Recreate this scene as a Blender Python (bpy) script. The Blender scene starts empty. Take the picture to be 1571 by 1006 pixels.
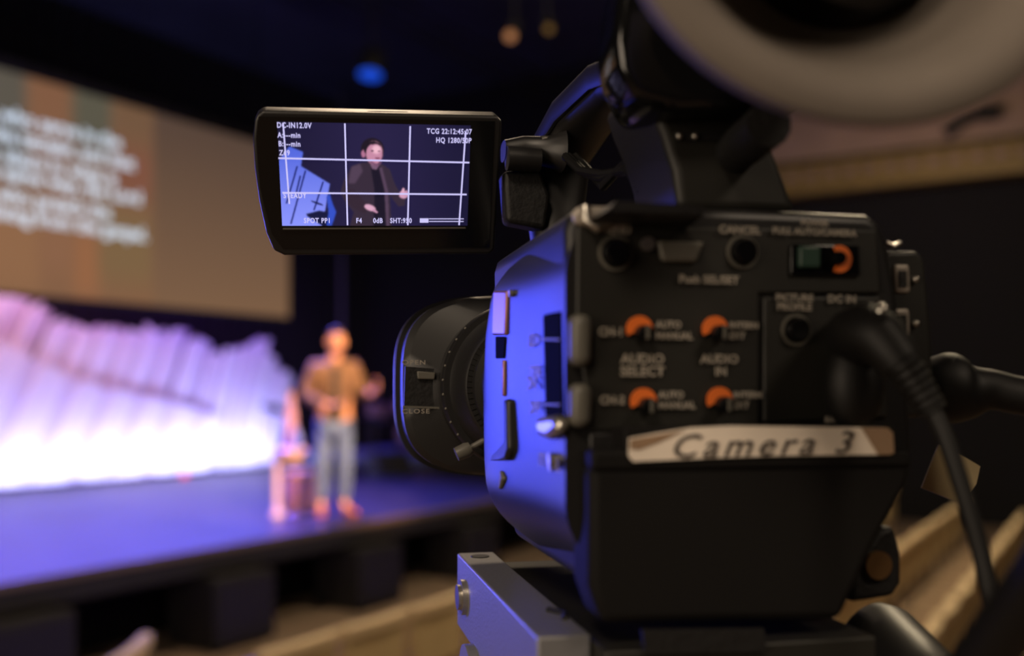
import bpy, bmesh, math, random
import numpy as np
from mathutils import Vector, Matrix
random.seed(7)
SC = bpy.context.scene
COL = SC.collection
pi = math.pi
rad = math.radians

# ------------------------------------------------------------------ camera, light, exposure
# world: x runs along the stage front, y runs towards the back of the stage, z up. The photographer stands at x=y=0.
F = 1500.0                       # focal length in pixels of a 1571 px wide frame
EYE = 2.0
YAW = -58.0
cam_data = bpy.data.cameras.new('photo_camera')
cam = bpy.data.objects.new('photo_camera', cam_data); COL.objects.link(cam)
cam.location = (0, 0, EYE); cam.rotation_euler = (pi / 2, 0, rad(YAW))
cam_data.sensor_width = 36; cam_data.lens = F / 1571 * 36
cam_data.shift_y = 97 / 1571
cam_data.clip_start = 0.01; cam_data.clip_end = 200
cam_data.dof.use_dof = True; cam_data.dof.focus_distance = 0.41; cam_data.dof.aperture_fstop = 4.6
SC.camera = cam
SC.view_settings.view_transform = 'Standard'; SC.view_settings.look = 'None'
SC.view_settings.exposure = 0.0; SC.view_settings.gamma = 1.0; SC.view_settings.use_curve_mapping = False
SC.cycles.use_denoising = True
SC.cycles.sample_clamp_indirect = 4.0
w = bpy.data.worlds.new('world'); SC.world = w; w.use_nodes = True
w.node_tree.nodes['Background'].inputs[0].default_value = (0.004, 0.005, 0.012, 1)
w.node_tree.nodes['Background'].inputs[1].default_value = 1.0

fw = (math.sin(rad(-YAW)), math.cos(rad(-YAW)))      # forward in world
rt = (fw[1], -fw[0])                                  # right in world
def CW(X, Y, Z):
    """a point X m right, Y m ahead of the photographer, height Z above the eye"""
    return Vector((rt[0] * X + fw[0] * Y, rt[1] * X + fw[1] * Y, EYE + Z))
def at(px, py, Y):
    return CW((px - 785.5) / F * Y, Y, (600 - py) / F * Y)
def on_v(px, v):
    """world x where the sight line through column px meets the plane y=v, and its depth"""
    t = (px - 785.5) / F
    Y = v / (rt[1] * t + fw[1])
    return Y * (rt[0] * t + fw[0]), Y

def light(name, kind, loc, target, energy, color, **kw):
    d = bpy.data.lights.new(name, kind); d.energy = energy; d.color = color
    for k, v in kw.items(): setattr(d, k, v)
    o = bpy.data.objects.new(name, d); COL.objects.link(o); o.location = loc
    dirv = Vector(target) - Vector(loc)
    o.rotation_euler = dirv.to_track_quat('-Z', 'Y').to_euler()
    return o
CAMC = CW(0.06, 0.33, 0.0)       # the video camera
PERSON = CW(-1.72, 9.47, -1.2)
# warm house light from the rear ceiling, over the operator's shoulder
light('house_light', 'AREA', CW(-1.3, -3.2, 3.4), CAMC, 95, (1.0, 0.80, 0.60), shape='DISK', size=1.2)
light('rear_left_fill', 'AREA', CW(-3.0, -2.2, 0.5), CAMC, 60, (1.0, 0.80, 0.60), shape='DISK', size=2.2)  # low fill added for the camera's dark back, no known fixture
light('rear_right_fill', 'AREA', CW(2.6, -1.8, 2.8), CAMC, 38, (1.0, 0.80, 0.60), shape='DISK', size=1.0)  # fill added behind right to brighten the paper tag and cables
light('house_downlight', 'AREA', (8, 0.6, 6.6), (8, 1.6, 0), 260, (1.0, 0.80, 0.52), shape='DISK', size=1.5)
light('aisle_downlight', 'AREA', (4.6, 4.0, 6.2), (4.8, 4.2, 0), 110, (1.0, 0.76, 0.52), shape='DISK', size=1.0)
light('bulkhead_wash', 'AREA', (12.5, 2.0, 5.2), (16, 3.2, 6.4), 26, (1.0, 0.72, 0.56), shape='DISK', size=0.8)
# unseen blue spot added to stand in for the backdrop's wide glow
light('blue_side_fill', 'SPOT', CW(-6.0, 7.4, 0.2), CAMC, 1700, (0.07, 0.09, 1.0), spot_size=rad(30), spot_blend=0.5, shadow_soft_size=0.8)
# front spot on the speaker
light('speaker_key', 'SPOT', (4.2, 0.2, 6.4), PERSON + Vector((0, 0, 1.2)), 9500, (1.0, 0.53, 0.25), spot_size=rad(19), spot_blend=0.35, shadow_soft_size=0.08)
# blue wash over the deck and violet wash on the backdrop
for i, x in enumerate((3.5, 6.0, 8.5)):
    light('deck_wash', 'SPOT', (x, 9.2, 6.5), (x - 1.2, 8.2, 0.8), 10500, (0.11, 0.10, 1.0), spot_size=rad(75), spot_blend=0.9, shadow_soft_size=0.2)
light('backdrop_wash_pink', 'AREA', (6.6, 11.2, 4.7), (6.6, 12.1, 2.2), 120, (1.0, 0.42, 0.60), shape='RECTANGLE', size=4.5, size_y=0.1)
light('backdrop_wash_violet', 'AREA', (10.6, 11.2, 4.7), (10.6, 12.1, 2.0), 100, (0.30, 0.12, 1.0), shape='RECTANGLE', size=3.0, size_y=0.1)
light('drum_wash', 'SPOT', (12.4, 9.4, 6.0), (13.4, 11.2, 0.8), 260, (0.02, 0.10, 1.0), spot_size=rad(40), spot_blend=0.8, shadow_soft_size=0.2)
light('ceiling_spill', 'AREA', (5.0, 9.0, 4.2), (6.0, 8.0, 8.0), 16, (0.08, 0.10, 1.0), shape='DISK', size=3.0)

# ------------------------------------------------------------------ materials
def lin(c):
    c = c / 255.0
    return c / 12.92 if c <= 0.04045 else ((c + 0.055) / 1.055) ** 2.4
def rgb(r, g, b): return (lin(r), lin(g), lin(b), 1.0)
def mat(name, col, rough=0.5, metal=0.0, noise=0.0, scale=20.0, bump=0.0, emit=None, strength=0.0, spec=None, trans=0.0, coat=0.0):
    m = bpy.data.materials.new(name); m.use_nodes = True
    nt = m.node_tree; b = nt.nodes['Principled BSDF']
    b.inputs['Base Color'].default_value = col
    b.inputs['Roughness'].default_value = rough; b.inputs['Metallic'].default_value = metal
    if spec is not None: b.inputs['Specular IOR Level'].default_value = spec
    if trans: b.inputs['Transmission Weight'].default_value = trans
    if coat: b.inputs['Coat Weight'].default_value = coat
    if emit is not None:
        b.inputs['Emission Color'].default_value = emit; b.inputs['Emission Strength'].default_value = strength
    if noise or bump:
        tc = nt.nodes.new('ShaderNodeTexCoord'); n = nt.nodes.new('ShaderNodeTexNoise')
        n.inputs['Scale'].default_value = scale; n.inputs['Detail'].default_value = 4
        nt.links.new(tc.outputs['Object'], n.inputs['Vector'])
        if noise:
            r = nt.nodes.new('ShaderNodeValToRGB')
            r.color_ramp.elements[0].position = 0.3; r.color_ramp.elements[1].position = 0.7
            r.color_ramp.elements[0].color = [c * (1 - noise) for c in col[:3]] + [1]
            r.color_ramp.elements[1].color = [min(1, c * (1 + noise)) for c in col[:3]] + [1]
            nt.links.new(n.outputs['Fac'], r.inputs['Fac']); nt.links.new(r.outputs['Color'], b.inputs['Base Color'])
        if bump:
            bp = nt.nodes.new('ShaderNodeBump'); bp.inputs['Strength'].default_value = bump; bp.inputs['Distance'].default_value = 0.002
            nt.links.new(n.outputs['Fac'], bp.inputs['Height']); nt.links.new(bp.outputs['Normal'], b.inputs['Normal'])
    return m
def attr_emission(name, strength):
    m = bpy.data.materials.new(name); m.use_nodes = True
    nt = m.node_tree; b = nt.nodes['Principled BSDF']
    a = nt.nodes.new('ShaderNodeVertexColor'); a.layer_name = 'picture'
    b.inputs['Base Color'].default_value = (0.01, 0.01, 0.01, 1); b.inputs['Roughness'].default_value = 0.4
    nt.links.new(a.outputs['Color'], b.inputs['Emission Color']); b.inputs['Emission Strength'].default_value = strength
    return m

M = dict(
    shell=mat('black_shell', rgb(29, 28, 28), 0.42),
    panel=mat('dark_olive_panel', rgb(31, 30, 26), 0.5),
    black=mat('matte_black', rgb(16, 15, 15), 0.6, bump=0.2, scale=400),
    battery=mat('battery_black', rgb(12, 10, 9), 0.75, spec=0.25),
    gloss=mat('gloss_black', rgb(14, 14, 15), 0.12),
    rubber=mat('grey_rubber', rgb(114, 105, 96), 0.85, noise=0.06, scale=60),
    cable=mat('cable_black', rgb(14, 13, 12), 0.55, spec=0.35),
    silver=mat('silver', rgb(190, 185, 175), 0.3, 0.9),
    greymetal=mat('grey_metal', rgb(135, 135, 138), 0.42, 0.4, bump=0.1, scale=800),
    brass=mat('worn_brass', rgb(150, 115, 75), 0.4, 0.8),
    void=mat('recess_shade_black', rgb(4, 4, 4), 0.8, spec=0.05),  # near-black colour stands in for the shade inside recesses
    slider=mat('pinkish_brown_slider', rgb(165, 120, 120), 0.35, 0.6),
    orange=mat('orange_paint', rgb(225, 110, 40), 0.5),
    green=mat('green_switch', rgb(42, 66, 56), 0.4),
    key=mat('grey_key', rgb(95, 92, 84), 0.45),
    print=mat('grey_print', rgb(150, 142, 130), 0.6),
    tape=mat('white_tape', rgb(235, 222, 205), 0.6, noise=0.05, scale=60),
    tapeold=mat('bare_tape_backing', rgb(150, 122, 95), 0.6, noise=0.1, scale=90),
    ink=mat('marker_ink', rgb(70, 62, 58), 0.6),
    tag=mat('paper_tag', rgb(200, 182, 140), 0.8, noise=0.08, scale=40),
    carpet=mat('brown_carpet', rgb(120, 100, 82), 0.95, noise=0.25, scale=30, bump=0.5),
    deck=mat('black_stage_deck', rgb(40, 38, 44), 0.36, noise=0.3, scale=3),
    fascia=mat('stage_fascia', rgb(26, 24, 24), 0.7, noise=0.2, scale=6),
    trim=mat('stage_nosing', rgb(110, 96, 88), 0.5, 0.2),
    curtain=mat('black_curtain', rgb(14, 13, 16), 0.95),
    ceil=mat('dark_ceiling', rgb(42, 42, 58), 0.9, noise=0.25, scale=1.2),
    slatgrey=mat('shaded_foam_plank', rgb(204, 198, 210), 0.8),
    edge=mat('pale_socket_and_highlight', rgb(165, 156, 145), 0.45, 0.3),  # pale grey of the sockets; on the camera corner a painted highlight
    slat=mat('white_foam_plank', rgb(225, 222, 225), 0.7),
    wall=mat('tan_plaster', rgb(150, 128, 112), 0.85, noise=0.12, scale=1.5),
    goldtrim=mat('gilt_moulding', rgb(128, 108, 58), 0.6, noise=0.3, scale=12),
    chair=mat('cream_upholstery', rgb(190, 165, 120), 0.85, noise=0.08, scale=25),
    chairframe=mat('cream_frame', rgb(215, 190, 150), 0.6),
    chairseat=mat('brown_seat_fabric', rgb(130, 108, 84), 0.9, noise=0.15, scale=30),
    skin=mat('skin', rgb(214, 160, 130), 0.5),
    hair=mat('dark_hair', rgb(30, 22, 18), 0.7),
    jacket=mat('brown_jacket', rgb(108, 84, 64), 0.85, noise=0.12, scale=8),
    shirt=mat('dark_shirt', rgb(55, 50, 48), 0.85),
    jeans=mat('grey_blue_jeans', rgb(98, 122, 168), 0.9, noise=0.15, scale=12),
    shoe=mat('tan_leather_shoe', rgb(170, 95, 55), 0.45),
    dark=mat('eye_dark', rgb(12, 10, 10), 0.3),
    wood=mat('light_wood', rgb(200, 150, 90), 0.5, noise=0.15, scale=10),
    drum=mat('mauve_lacquer', rgb(150, 110, 130), 0.3),
    pale=mat('pale_pink_enamel', rgb(232, 205, 215), 0.3),
    chrome=mat('chrome', rgb(215, 210, 215), 0.22, 1.0),
    cymbal=mat('bronze_cymbal', rgb(110, 85, 45), 0.3, 0.9),
    glass=mat('pink_glass', rgb(235, 190, 205), 0.15, trans=0.35),
    bluebottle=mat('blue_plastic', rgb(120, 140, 240), 0.3),
    rug=mat('blue_rug', rgb(90, 100, 150), 0.95, noise=0.2, scale=10),
    pipe=mat('painted_pipe', rgb(60, 60, 75), 0.5),
    lampblue=mat('blue_lamp_lens', rgb(10, 20, 60), 0.3, emit=(0.01, 0.09, 0.85, 1), strength=0.75),
    lampwarm=mat('warm_lamp_lens', rgb(60, 40, 20), 0.3, emit=(1.0, 0.42, 0.16, 1), strength=0.42),
    lampyellow=mat('yellow_lamp_lens', rgb(60, 40, 20), 0.3, emit=(1.0, 0.55, 0.14, 1), strength=0.14),
    led=mat('led_strip_lens', rgb(230, 235, 255), 0.4, emit=(0.75, 0.78, 1.0, 1), strength=2.0),
    redled=mat('red_pilot_light', rgb(220, 60, 60), 0.4, emit=(1.0, 0.12, 0.16, 1), strength=1.0),
    lcd=attr_emission('lcd_picture', 1.0),
    proj=attr_emission('projected_picture', 1.0),
    osd=mat('lcd_lettering', rgb(20, 20, 25), 0.5, emit=rgb(206, 200, 250), strength=1.0),
    words=mat('projected_words', rgb(220, 220, 225), 0.9, emit=rgb(206, 226, 240), strength=1.0),
)

# ------------------------------------------------------------------ mesh helpers
class MB:
    def __init__(s): s.bm = bmesh.new(); s.off = Vector((0, 0, 0))
    def v(s, p): return s.bm.verts.new(Vector(p) - s.off)
    def box(s, lo, hi, rz=0.0, c=None):
        lo, hi = Vector(lo), Vector(hi)
        c = Vector(c) if c is not None else (lo + hi) / 2
        vs = []
        for z in (lo.z, hi.z):
            for x, y in ((lo.x, lo.y), (hi.x, lo.y), (hi.x, hi.y), (lo.x, hi.y)):
                p = Vector((x, y, z)) - c; p.rotate(Matrix.Rotation(rz, 3, 'Z')); vs.append(s.v(p + c))
        s.faces(vs)
        return s
    def faces(s, v):
        for f in ((3, 2, 1, 0), (4, 5, 6, 7), (0, 1, 5, 4), (1, 2, 6, 5), (2, 3, 7, 6), (3, 0, 4, 7)):
            s.bm.faces.new([v[i] for i in f])
    def hexa(s, pts): s.faces([s.v(p) for p in pts]); return s
    def rings(s, rings, cap=True):
        R = [[s.v(p) for p in r] for r in rings]; n = len(R[0])
        for a, b in zip(R, R[1:]):
            for i in range(n):
                j = (i + 1) % n
                s.bm.faces.new((a[i], a[j], b[j], b[i]))
        if cap:
            s.bm.faces.new(R[0][::-1]); s.bm.faces.new(R[-1])
        return s
    def prism(s, poly, d):
        d = Vector(d); return s.rings([[Vector(p) for p in poly], [Vector(p) + d for p in poly]])
    def tube(s, pts, r, n=14):
        pts = [Vector(p) for p in pts]; rs = r if isinstance(r, (list, tuple)) else [r] * len(pts)
        out = []; up = None
        for i, p in enumerate(pts):
            t = (pts[min(i + 1, len(pts) - 1)] - pts[max(i - 1, 0)]).normalized()
            if up is None: up = t.orthogonal().normalized()
            a = (up - t * up.dot(t)).normalized(); b = t.cross(a); up = a
            out.append([p + (a * math.cos(2 * pi * k / n) + b * math.sin(2 * pi * k / n)) * rs[i] for k in range(n)])
        return s.rings(out)
    def disc(s, c, axis, r, depth, n=24):
        a = Vector(axis).normalized(); return s.tube([Vector(c), Vector(c) + a * depth], r, n)
    def ball(s, c, r, sub=2):
        m = Matrix.Translation(Vector(c) - s.off) @ Matrix.Diagonal((*(r if hasattr(r, '__len__') else (r, r, r)), 1))
        bmesh.ops.create_icosphere(s.bm, subdivisions=sub, radius=1, matrix=m); return s
    def done(s, name, material, parent=None, bevel=0.0, smooth=True, seg=3, loc=None, angle=40):
        bmesh.ops.recalc_face_normals(s.bm, faces=s.bm.faces)
        me = bpy.data.meshes.new(name); s.bm.to_mesh(me); s.bm.free()
        me.materials.append(material)
        o = bpy.data.objects.new(name, me); COL.objects.link(o)
        if parent is not None: o.parent = parent
        if loc is not None: o.location = loc
        if smooth:
            me.polygons.foreach_set('use_smooth', [True] * len(me.polygons))
            me.set_sharp_from_angle(angle=rad(angle))
        if bevel:
            b = o.modifiers.new('bevel', 'BEVEL'); b.width = bevel; b.segments = seg; b.limit_method = 'ANGLE'; b.angle_limit = rad(35)
            b.harden_normals = False
            if smooth:
                me.polygons.foreach_set('use_smooth', [True] * len(me.polygons))
        return o
def empty(name, loc, label=None, cat=None, rz=0.0, group=None):
    o = bpy.data.objects.new(name, None); COL.objects.link(o); o.location = loc; o.rotation_euler = (0, 0, rz)
    o.empty_display_size = 0.1
    if label: tag(o, label, cat, group)
    return o
def tag(o, label, cat, group=None, kind=None):
    o['label'] = label; o['category'] = cat
    if group: o['group'] = group
    if kind: o['kind'] = kind
    return o
def struct(o): o['kind'] = 'structure'; return o
def copy_tree(o, parent=None):
    c = o.copy(); COL.objects.link(c); c.parent = parent
    for ch in [x for x in o.children]: copy_tree(ch, c)
    return c
FONT = None
def text_mesh(name, s, size, M4, material, parent, bold=0.0, shear=0.0, space=1.0, align='CENTER', xs=1.0, line=1.0, extrude=0.0):
    cu = bpy.data.curves.new(name, 'FONT'); cu.body = s; cu.size = size; cu.offset = bold; cu.shear = shear
    cu.space_character = space; cu.align_x = align; cu.align_y = 'CENTER'; cu.resolution_u = 3; cu.space_line = line; cu.extrude = extrude
    t = bpy.data.objects.new(name, cu); COL.objects.link(t)
    bpy.context.view_layer.update()
    me = bpy.data.meshes.new_from_object(t.evaluated_get(bpy.context.evaluated_depsgraph_get()))
    bpy.data.objects.remove(t); bpy.data.curves.remove(cu)
    me.transform(Matrix.Diagonal((xs, 1, 1, 1))); me.transform(M4)
    me.materials.clear(); me.materials.append(material)
    o = bpy.data.objects.new(name, me); COL.objects.link(o); o.parent = parent
    return o

# ------------------------------------------------------------------ the hall
XR = 16.0
VE = 5.98          # stage front edge
struct(MB().box((-8, -8, -0.1), (XR, 14, 0)).done('floor', M['carpet'], smooth=False))
struct(MB().box((-8, -8, 8.0), (XR + .3, 14, 8.2)).done('ceiling', M['ceil'], smooth=False))
def curtain_wall(name, p0, p1, z0, z1, depth=0.06, pitch=0.28):
    p0, p1 = Vector(p0), Vector(p1); L = (p1 - p0).length; t = (p1 - p0) / L; nrm = Vector((-t.y, t.x, 0))
    n = int(L / pitch * 6); b = MB(); lo, hi = [], []
    for i in range(n + 1):
        s = L * i / n; q = p0 + t * s + nrm * depth * math.sin(2 * pi * s / pitch + math.sin(s * 3.1))
        lo.append(b.v((q.x, q.y, z0))); hi.append(b.v((q.x, q.y, z1)))
    for i in range(n): b.bm.faces.new((lo[i], lo[i + 1], hi[i + 1], hi[i]))
    return struct(b.done(name, M['curtain']))
curtain_wall('wall_back', (-8, 13.8, 0), (XR, 13.8, 0), 0, 8)
struct(MB().box((XR, -8, 0), (XR + .3, 14, 8)).done('wall_right', M['curtain'], smooth=False))
struct(MB().box((-8.3, -8, 0), (-8, 14, 8.2)).done('wall_left', M['curtain'], smooth=False))
struct(MB().box((-8.3, -8.3, 0), (XR + .3, -8, 8.2)).done('wall_front', M['curtain'], smooth=False))
# upper wall (bulkhead) with its gilt moulding
struct(MB().box((15.7, -8, 5.5), (16.0, 5.6, 8.0)).done('wall_upper', M['wall'], smooth=False))
b = MB()
b.box((15.55, -8, 5.52), (15.72, 5.6, 5.60)); b.box((15.62, -8, 5.30), (15.99, 5.6, 5.52)); b.box((15.5, -8, 5.10), (15.99, 5.6, 5.28))
struct(b.done('trim_1', M['goldtrim'], bevel=0.02))
struct(MB().box((15.60, -8, 5.602), (15.699, 5.6, 5.66)).box((15.60, -8, 5.281), (15.70, 5.6, 5.299)).done('trim_3', M['curtain'], smooth=False))
b = MB()
for i in range(44):
    y = -7.9 + i * 0.3; b.box((15.57, y, 5.34), (15.63, y + 0.17, 5.46))
struct(b.done('trim_2', M['wall'], bevel=0.01))

# ------------------------------------------------------------------ stage
struct(MB().box((-8, VE, 0.74), (15.9, 13.7, 0.80)).done('stage_floor', M['deck'], smooth=False))
struct(MB().box((-8, VE - 0.02, 0.60), (15.9, VE + 0.06, 0.738)).done('stage_fascia', M['fascia'], smooth=False))
struct(MB().box((-8, VE - 0.03, 0.745), (15.9, VE - 0.003, 0.802)).done('stage_nosing', M['trim'], smooth=False))
struct(MB().box((-8, VE + 0.8, 0.0), (15.9, VE + 0.86, 0.738)).done('stage_riser', M['curtain'], smooth=False))
sub_lab = ['black subwoofer under the stage lip, at the left edge of the photo', 'black subwoofer under the stage lip below the glowing deck, second from the left',
           'black subwoofer under the stage lip, right below the standing speaker', 'black subwoofer under the stage lip, last before the video camera']
proto = None
for i, x in enumerate((3.62, 5.40, 7.05, 8.75)):
    if proto is None:
        r = empty('subwoofer', (x, VE + 0.13, 0))
        MB().box((-0.31, -0.28, 0.02), (0.31, 0.28, 0.57)).done('cabinet', M['fascia'], r, bevel=0.015)
        MB().box((-0.27, -0.295, 0.06), (0.27, -0.2805, 0.53)).done('grille', M['black'], r, bevel=0.004)
        for sx in (-.24, .24):
            for sy in (-.2, .2): MB().disc((sx, sy, 0), (0, 0, 1), 0.025, 0.02, 12).done('foot', M['black'], r)
        proto = r
    else:
        r = copy_tree(proto); r.location = (x, VE + 0.13, 0)
    tag(r, sub_lab[i], 'speaker', 'subwoofers under the stage')

# projection screen: housing, cloth with the projected slide, words
VS = 11.0
def on_screen(px, py, v=VS):
    u, Y = on_v(px, v); return Vector((u, v, EYE + (600 - py) / F * Y))
sz0, sz1 = on_screen(441, 487).z, on_screen(390, 218).z
sx1 = on_screen(441, 487).x; sx0 = 3.4
scr = empty('projection_screen', (sx0, VS, sz0), 'wide projection screen showing lines of white text on a brown slide, above the backdrop', 'screen')
def picture_grid(name, parent, nx, nz, P00, dx, dz, img, material):
    """flat sheet with one colour per vertex; img is (nz+1, nx+1, 3) linear, row 0 at the bottom"""
    vs = np.zeros(((nx + 1) * (nz + 1), 3)); gx, gz = np.meshgrid(np.arange(nx + 1) / nx, np.arange(nz + 1) / nz)
    vs[:] = np.array(P00)[None] + gx.reshape(-1, 1) * np.array(dx)[None] + gz.reshape(-1, 1) * np.array(dz)[None]
    fs = []
    for j in range(nz):
        for i in range(nx):
            a = j * (nx + 1) + i; fs.append((a, a + 1, a + nx + 2, a + nx + 1))
    me = bpy.data.meshes.new(name); me.from_pydata(vs.tolist(), [], fs)
    ca = me.color_attributes.new('picture', 'FLOAT_COLOR', 'POINT')
    arr = np.ones((len(vs), 4), np.float32); arr[:, :3] = img.reshape(-1, 3); ca.data.foreach_set('color', arr.ravel())
    me.materials.append(material)
    o = bpy.data.objects.new(name, me); COL.objects.link(o); o.parent = parent
    return o
nx, nz = 200, 60
W_, H_ = sx1 - sx0, sz1 - sz0
GX, GZ = np.meshgrid(sx0 + np.arange(nx + 1) / nx * W_, sz0 + np.arange(nz + 1) / nz * H_)
def lc(r, g, b_): return np.array([lin(r), lin(g), lin(b_)])
def sm(x, a, b_): t = np.clip((x - a) / (b_ - a), 0, 1); return t * t * (3 - 2 * t)
SLX = on_v(232, VS)[0]
tz = (GZ - sz0) / H_
img = np.zeros(GX.shape + (3,))
img[:] = lc(104, 82, 66)
low, high = lc(122, 92, 68), lc(84, 66, 56)
img = low * (1 - tz[..., None]) + high * tz[..., None]
# the slide itself: soft upright bars of brown, olive and rust
sl = np.zeros_like(img)
sl[:] = lc(128, 92, 66)
for px0, px1, z0f, z1f, c in ((-200, 42, .55, 1.2, (88, 82, 72)), (42, 108, .6, 1.2, (126, 88, 64)), (108, 172, .72, 1.2, (88, 84, 70)),
                              (172, 232, .35, .85, (124, 80, 62)), (172, 232, .8, 1.2, (112, 84, 62)), (110, 150, 0, .35, (146, 98, 66)),
                              (150, 232, .1, .5, (122, 96, 66)), (-300, 60, 0, .4, (140, 100, 70)), (60, 110, .1, .5, (136, 96, 70))):
    x0, x1 = on_v(px0, VS)[0] if px0 > -150 else sx0, on_v(px1, VS)[0]
    mk = sm(GX, x0 - .12, x0 + .12) * (1 - sm(GX, x1 - .12, x1 + .12)) * sm(tz, z0f - .12, z0f + .12) * (1 - sm(tz, z1f - .12, z1f + .12))
    sl = sl * (1 - mk[..., None]) + lc(*c) * mk[..., None]
k = (1 - sm(GX, SLX - .08, SLX + .08))[..., None]
img = img * (1 - k) + sl * k
picture_grid('screen_cloth', scr, nx, nz, (0, -0.03, 0), (W_, 0, 0), (0, 0, H_), img, M['proj'])
MB().box((-0.04, -0.02, -0.04), (W_ + 0.04, 0.02, H_ + 0.04)).done('screen_backing', M['fascia'], scr, smooth=False)
MB().box((-0.1, -0.06, H_ + 0.04), (W_ + 0.1, 0.1, H_ + 0.16)).done('screen_housing', M['fascia'], scr, bevel=0.02)
for x in (1.0, W_ - 0.6): MB().tube([(x, 0.02, H_ + 0.16), (x, 0.02, 8.0 - sz0)], 0.01, 8).done('hanging_cable', M['black'], scr)
lines = [('e who serve in the', 183, 221), ('m the temple, and that', 203, 253), ('ar share in what is', 176, 276), ('e same way, the Lord', 214, 306),
         ('se who preach the', 167, 328), ('living from the gospel.', 223, 362)]
for s, px, py in lines:
    P = on_screen(px, py)
    o = text_mesh('projected_line', s, 0.235, Matrix.Translation((P.x - sx0, -0.036, P.z - sz0)) @ Matrix.Rotation(pi / 2, 4, 'X'), M['words'], scr, bold=0.006, align='RIGHT', xs=1.0)

# ------------------------------------------------------------------ backdrop of leaning planks
bd = empty('stage_backdrop', (9, 12.1, 0.8), 'jagged backdrop of leaning white planks washed violet and blue at the back of the stage', 'backdrop')
sky = [(-60, 440), (35, 452), (70, 478), (110, 500), (132, 503), (145, 500), (170, 508), (186, 504), (200, 512), (232, 504), (250, 514), (272, 506), (284, 512), (322, 528), (340, 546),
       (352, 540), (368, 532), (382, 534), (396, 518), (411, 522), (417, 548), (447, 580)]
su, szz = [], []
for px, py in sky:
    u, Y = on_v(px, 12.1); su.append(u); szz.append(EYE + (600 - py) / F * Y)
def skyline(u): return float(np.interp(u, su, szz))
def slat(u_b, z_t, lean, y, width, th, mt='slat'):
    b = MB(); b.off = Vector((9, 12.1, 0.8)); z0 = 0.8
    for_t = u_b + lean * (z_t - z0); cut = random.uniform(-.05, .07)
    pts = []
    b.hexa([(u_b, y, z0), (u_b + width, y, z0), (u_b + width, y + th, z0), (u_b, y + th, z0),
            (for_t, y, z_t + cut), (for_t + width, y, z_t - cut), (for_t + width, y + th, z_t - cut), (for_t, y + th, z_t + cut)])
    return b.done('slat', M[mt], bd, smooth=False)
u = su[0] - 0.3; k = 0
while u < su[-1] - 0.02:
    z = skyline(u + 0.08) + (0.03 if k % 3 == 0 else -0.03 if k % 3 == 1 else 0.0)
    f = np.clip((u - 7) / 5, 0, 1); lean = 0.49 * (1 - f) + 0.30 * f
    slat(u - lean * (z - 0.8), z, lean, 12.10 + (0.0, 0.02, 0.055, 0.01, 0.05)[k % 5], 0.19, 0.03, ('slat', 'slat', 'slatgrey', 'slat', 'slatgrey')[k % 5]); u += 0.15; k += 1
fr = [(-60, 500), (0, 524), (60, 556), (120, 584), (200, 604), (270, 618), (340, 640)]
fu, fz = [], []
for px, py in fr:
    u_, Y = on_v(px, 11.9); fu.append(u_); fz.append(EYE + (600 - py) / F * Y)
u = fu[0]; k = 0
while u < fu[-1]:
    z = float(np.interp(u, fu, fz))
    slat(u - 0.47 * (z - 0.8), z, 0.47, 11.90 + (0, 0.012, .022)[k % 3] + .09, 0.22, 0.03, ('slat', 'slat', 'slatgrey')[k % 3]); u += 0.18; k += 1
# LED bars on the deck in front of it
proto = None
bars = [4.9, 6.0, 7.1, 8.2, 9.3, 10.4, 11.52]
names = ['leftmost, beyond the photo edge', 'nearest the left edge of the photo', 'second from the left edge', 'in the middle of the row', 'with the red pilot light', 'second from the drums', 'nearest the drums']
for i, x in enumerate(bars):
    if proto is None:
        r = empty('led_bar', (x, 11.3, 0.8))
        MB().box((-0.54, -0.05, 0.012), (0.54, 0.05, 0.055)).done('housing', M['black'], r, bevel=0.008)
        MB().hexa([(-0.43, 0.012, 0.0555), (0.43, 0.012, 0.0555), (0.43, 0.048, 0.0555), (-0.43, 0.048, 0.0555), (-0.43, 0.012, 0.06), (0.43, 0.012, 0.06), (0.43, 0.048, 0.06), (-0.43, 0.048, 0.06)]).done('lens', M['led'], r, smooth=False)
        for sx in (-.3, .3): MB().box((sx - .03, -.06, 0), (sx + .03, .06, .015)).done('foot', M['black'], r)
        proto = r
    else:
        r = copy_tree(proto); r.location = (x, 11.3, 0.8)
    tag(r, 'low black LED bar at the planks, ' + names[i], 'light', 'LED bars along the foot of the backdrop')
    l = light('led_bar_light', 'AREA', (x, 11.42, 0.90), (x, 12.0, 1.16), 20 + 3 * max(0, i - 3), (0.40, 0.41, 1.0), shape='RECTANGLE', size=1.1, size_y=0.06)
P = on_v(282, 11.2)
tag(MB().box((P[0] - .04, 11.16, 0.8), (P[0] + .04, 11.22, 0.87)).done('pilot_light', M['redled'], bevel=.01), 'small red glowing light on the deck at the foot of the backdrop', 'light')

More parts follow.
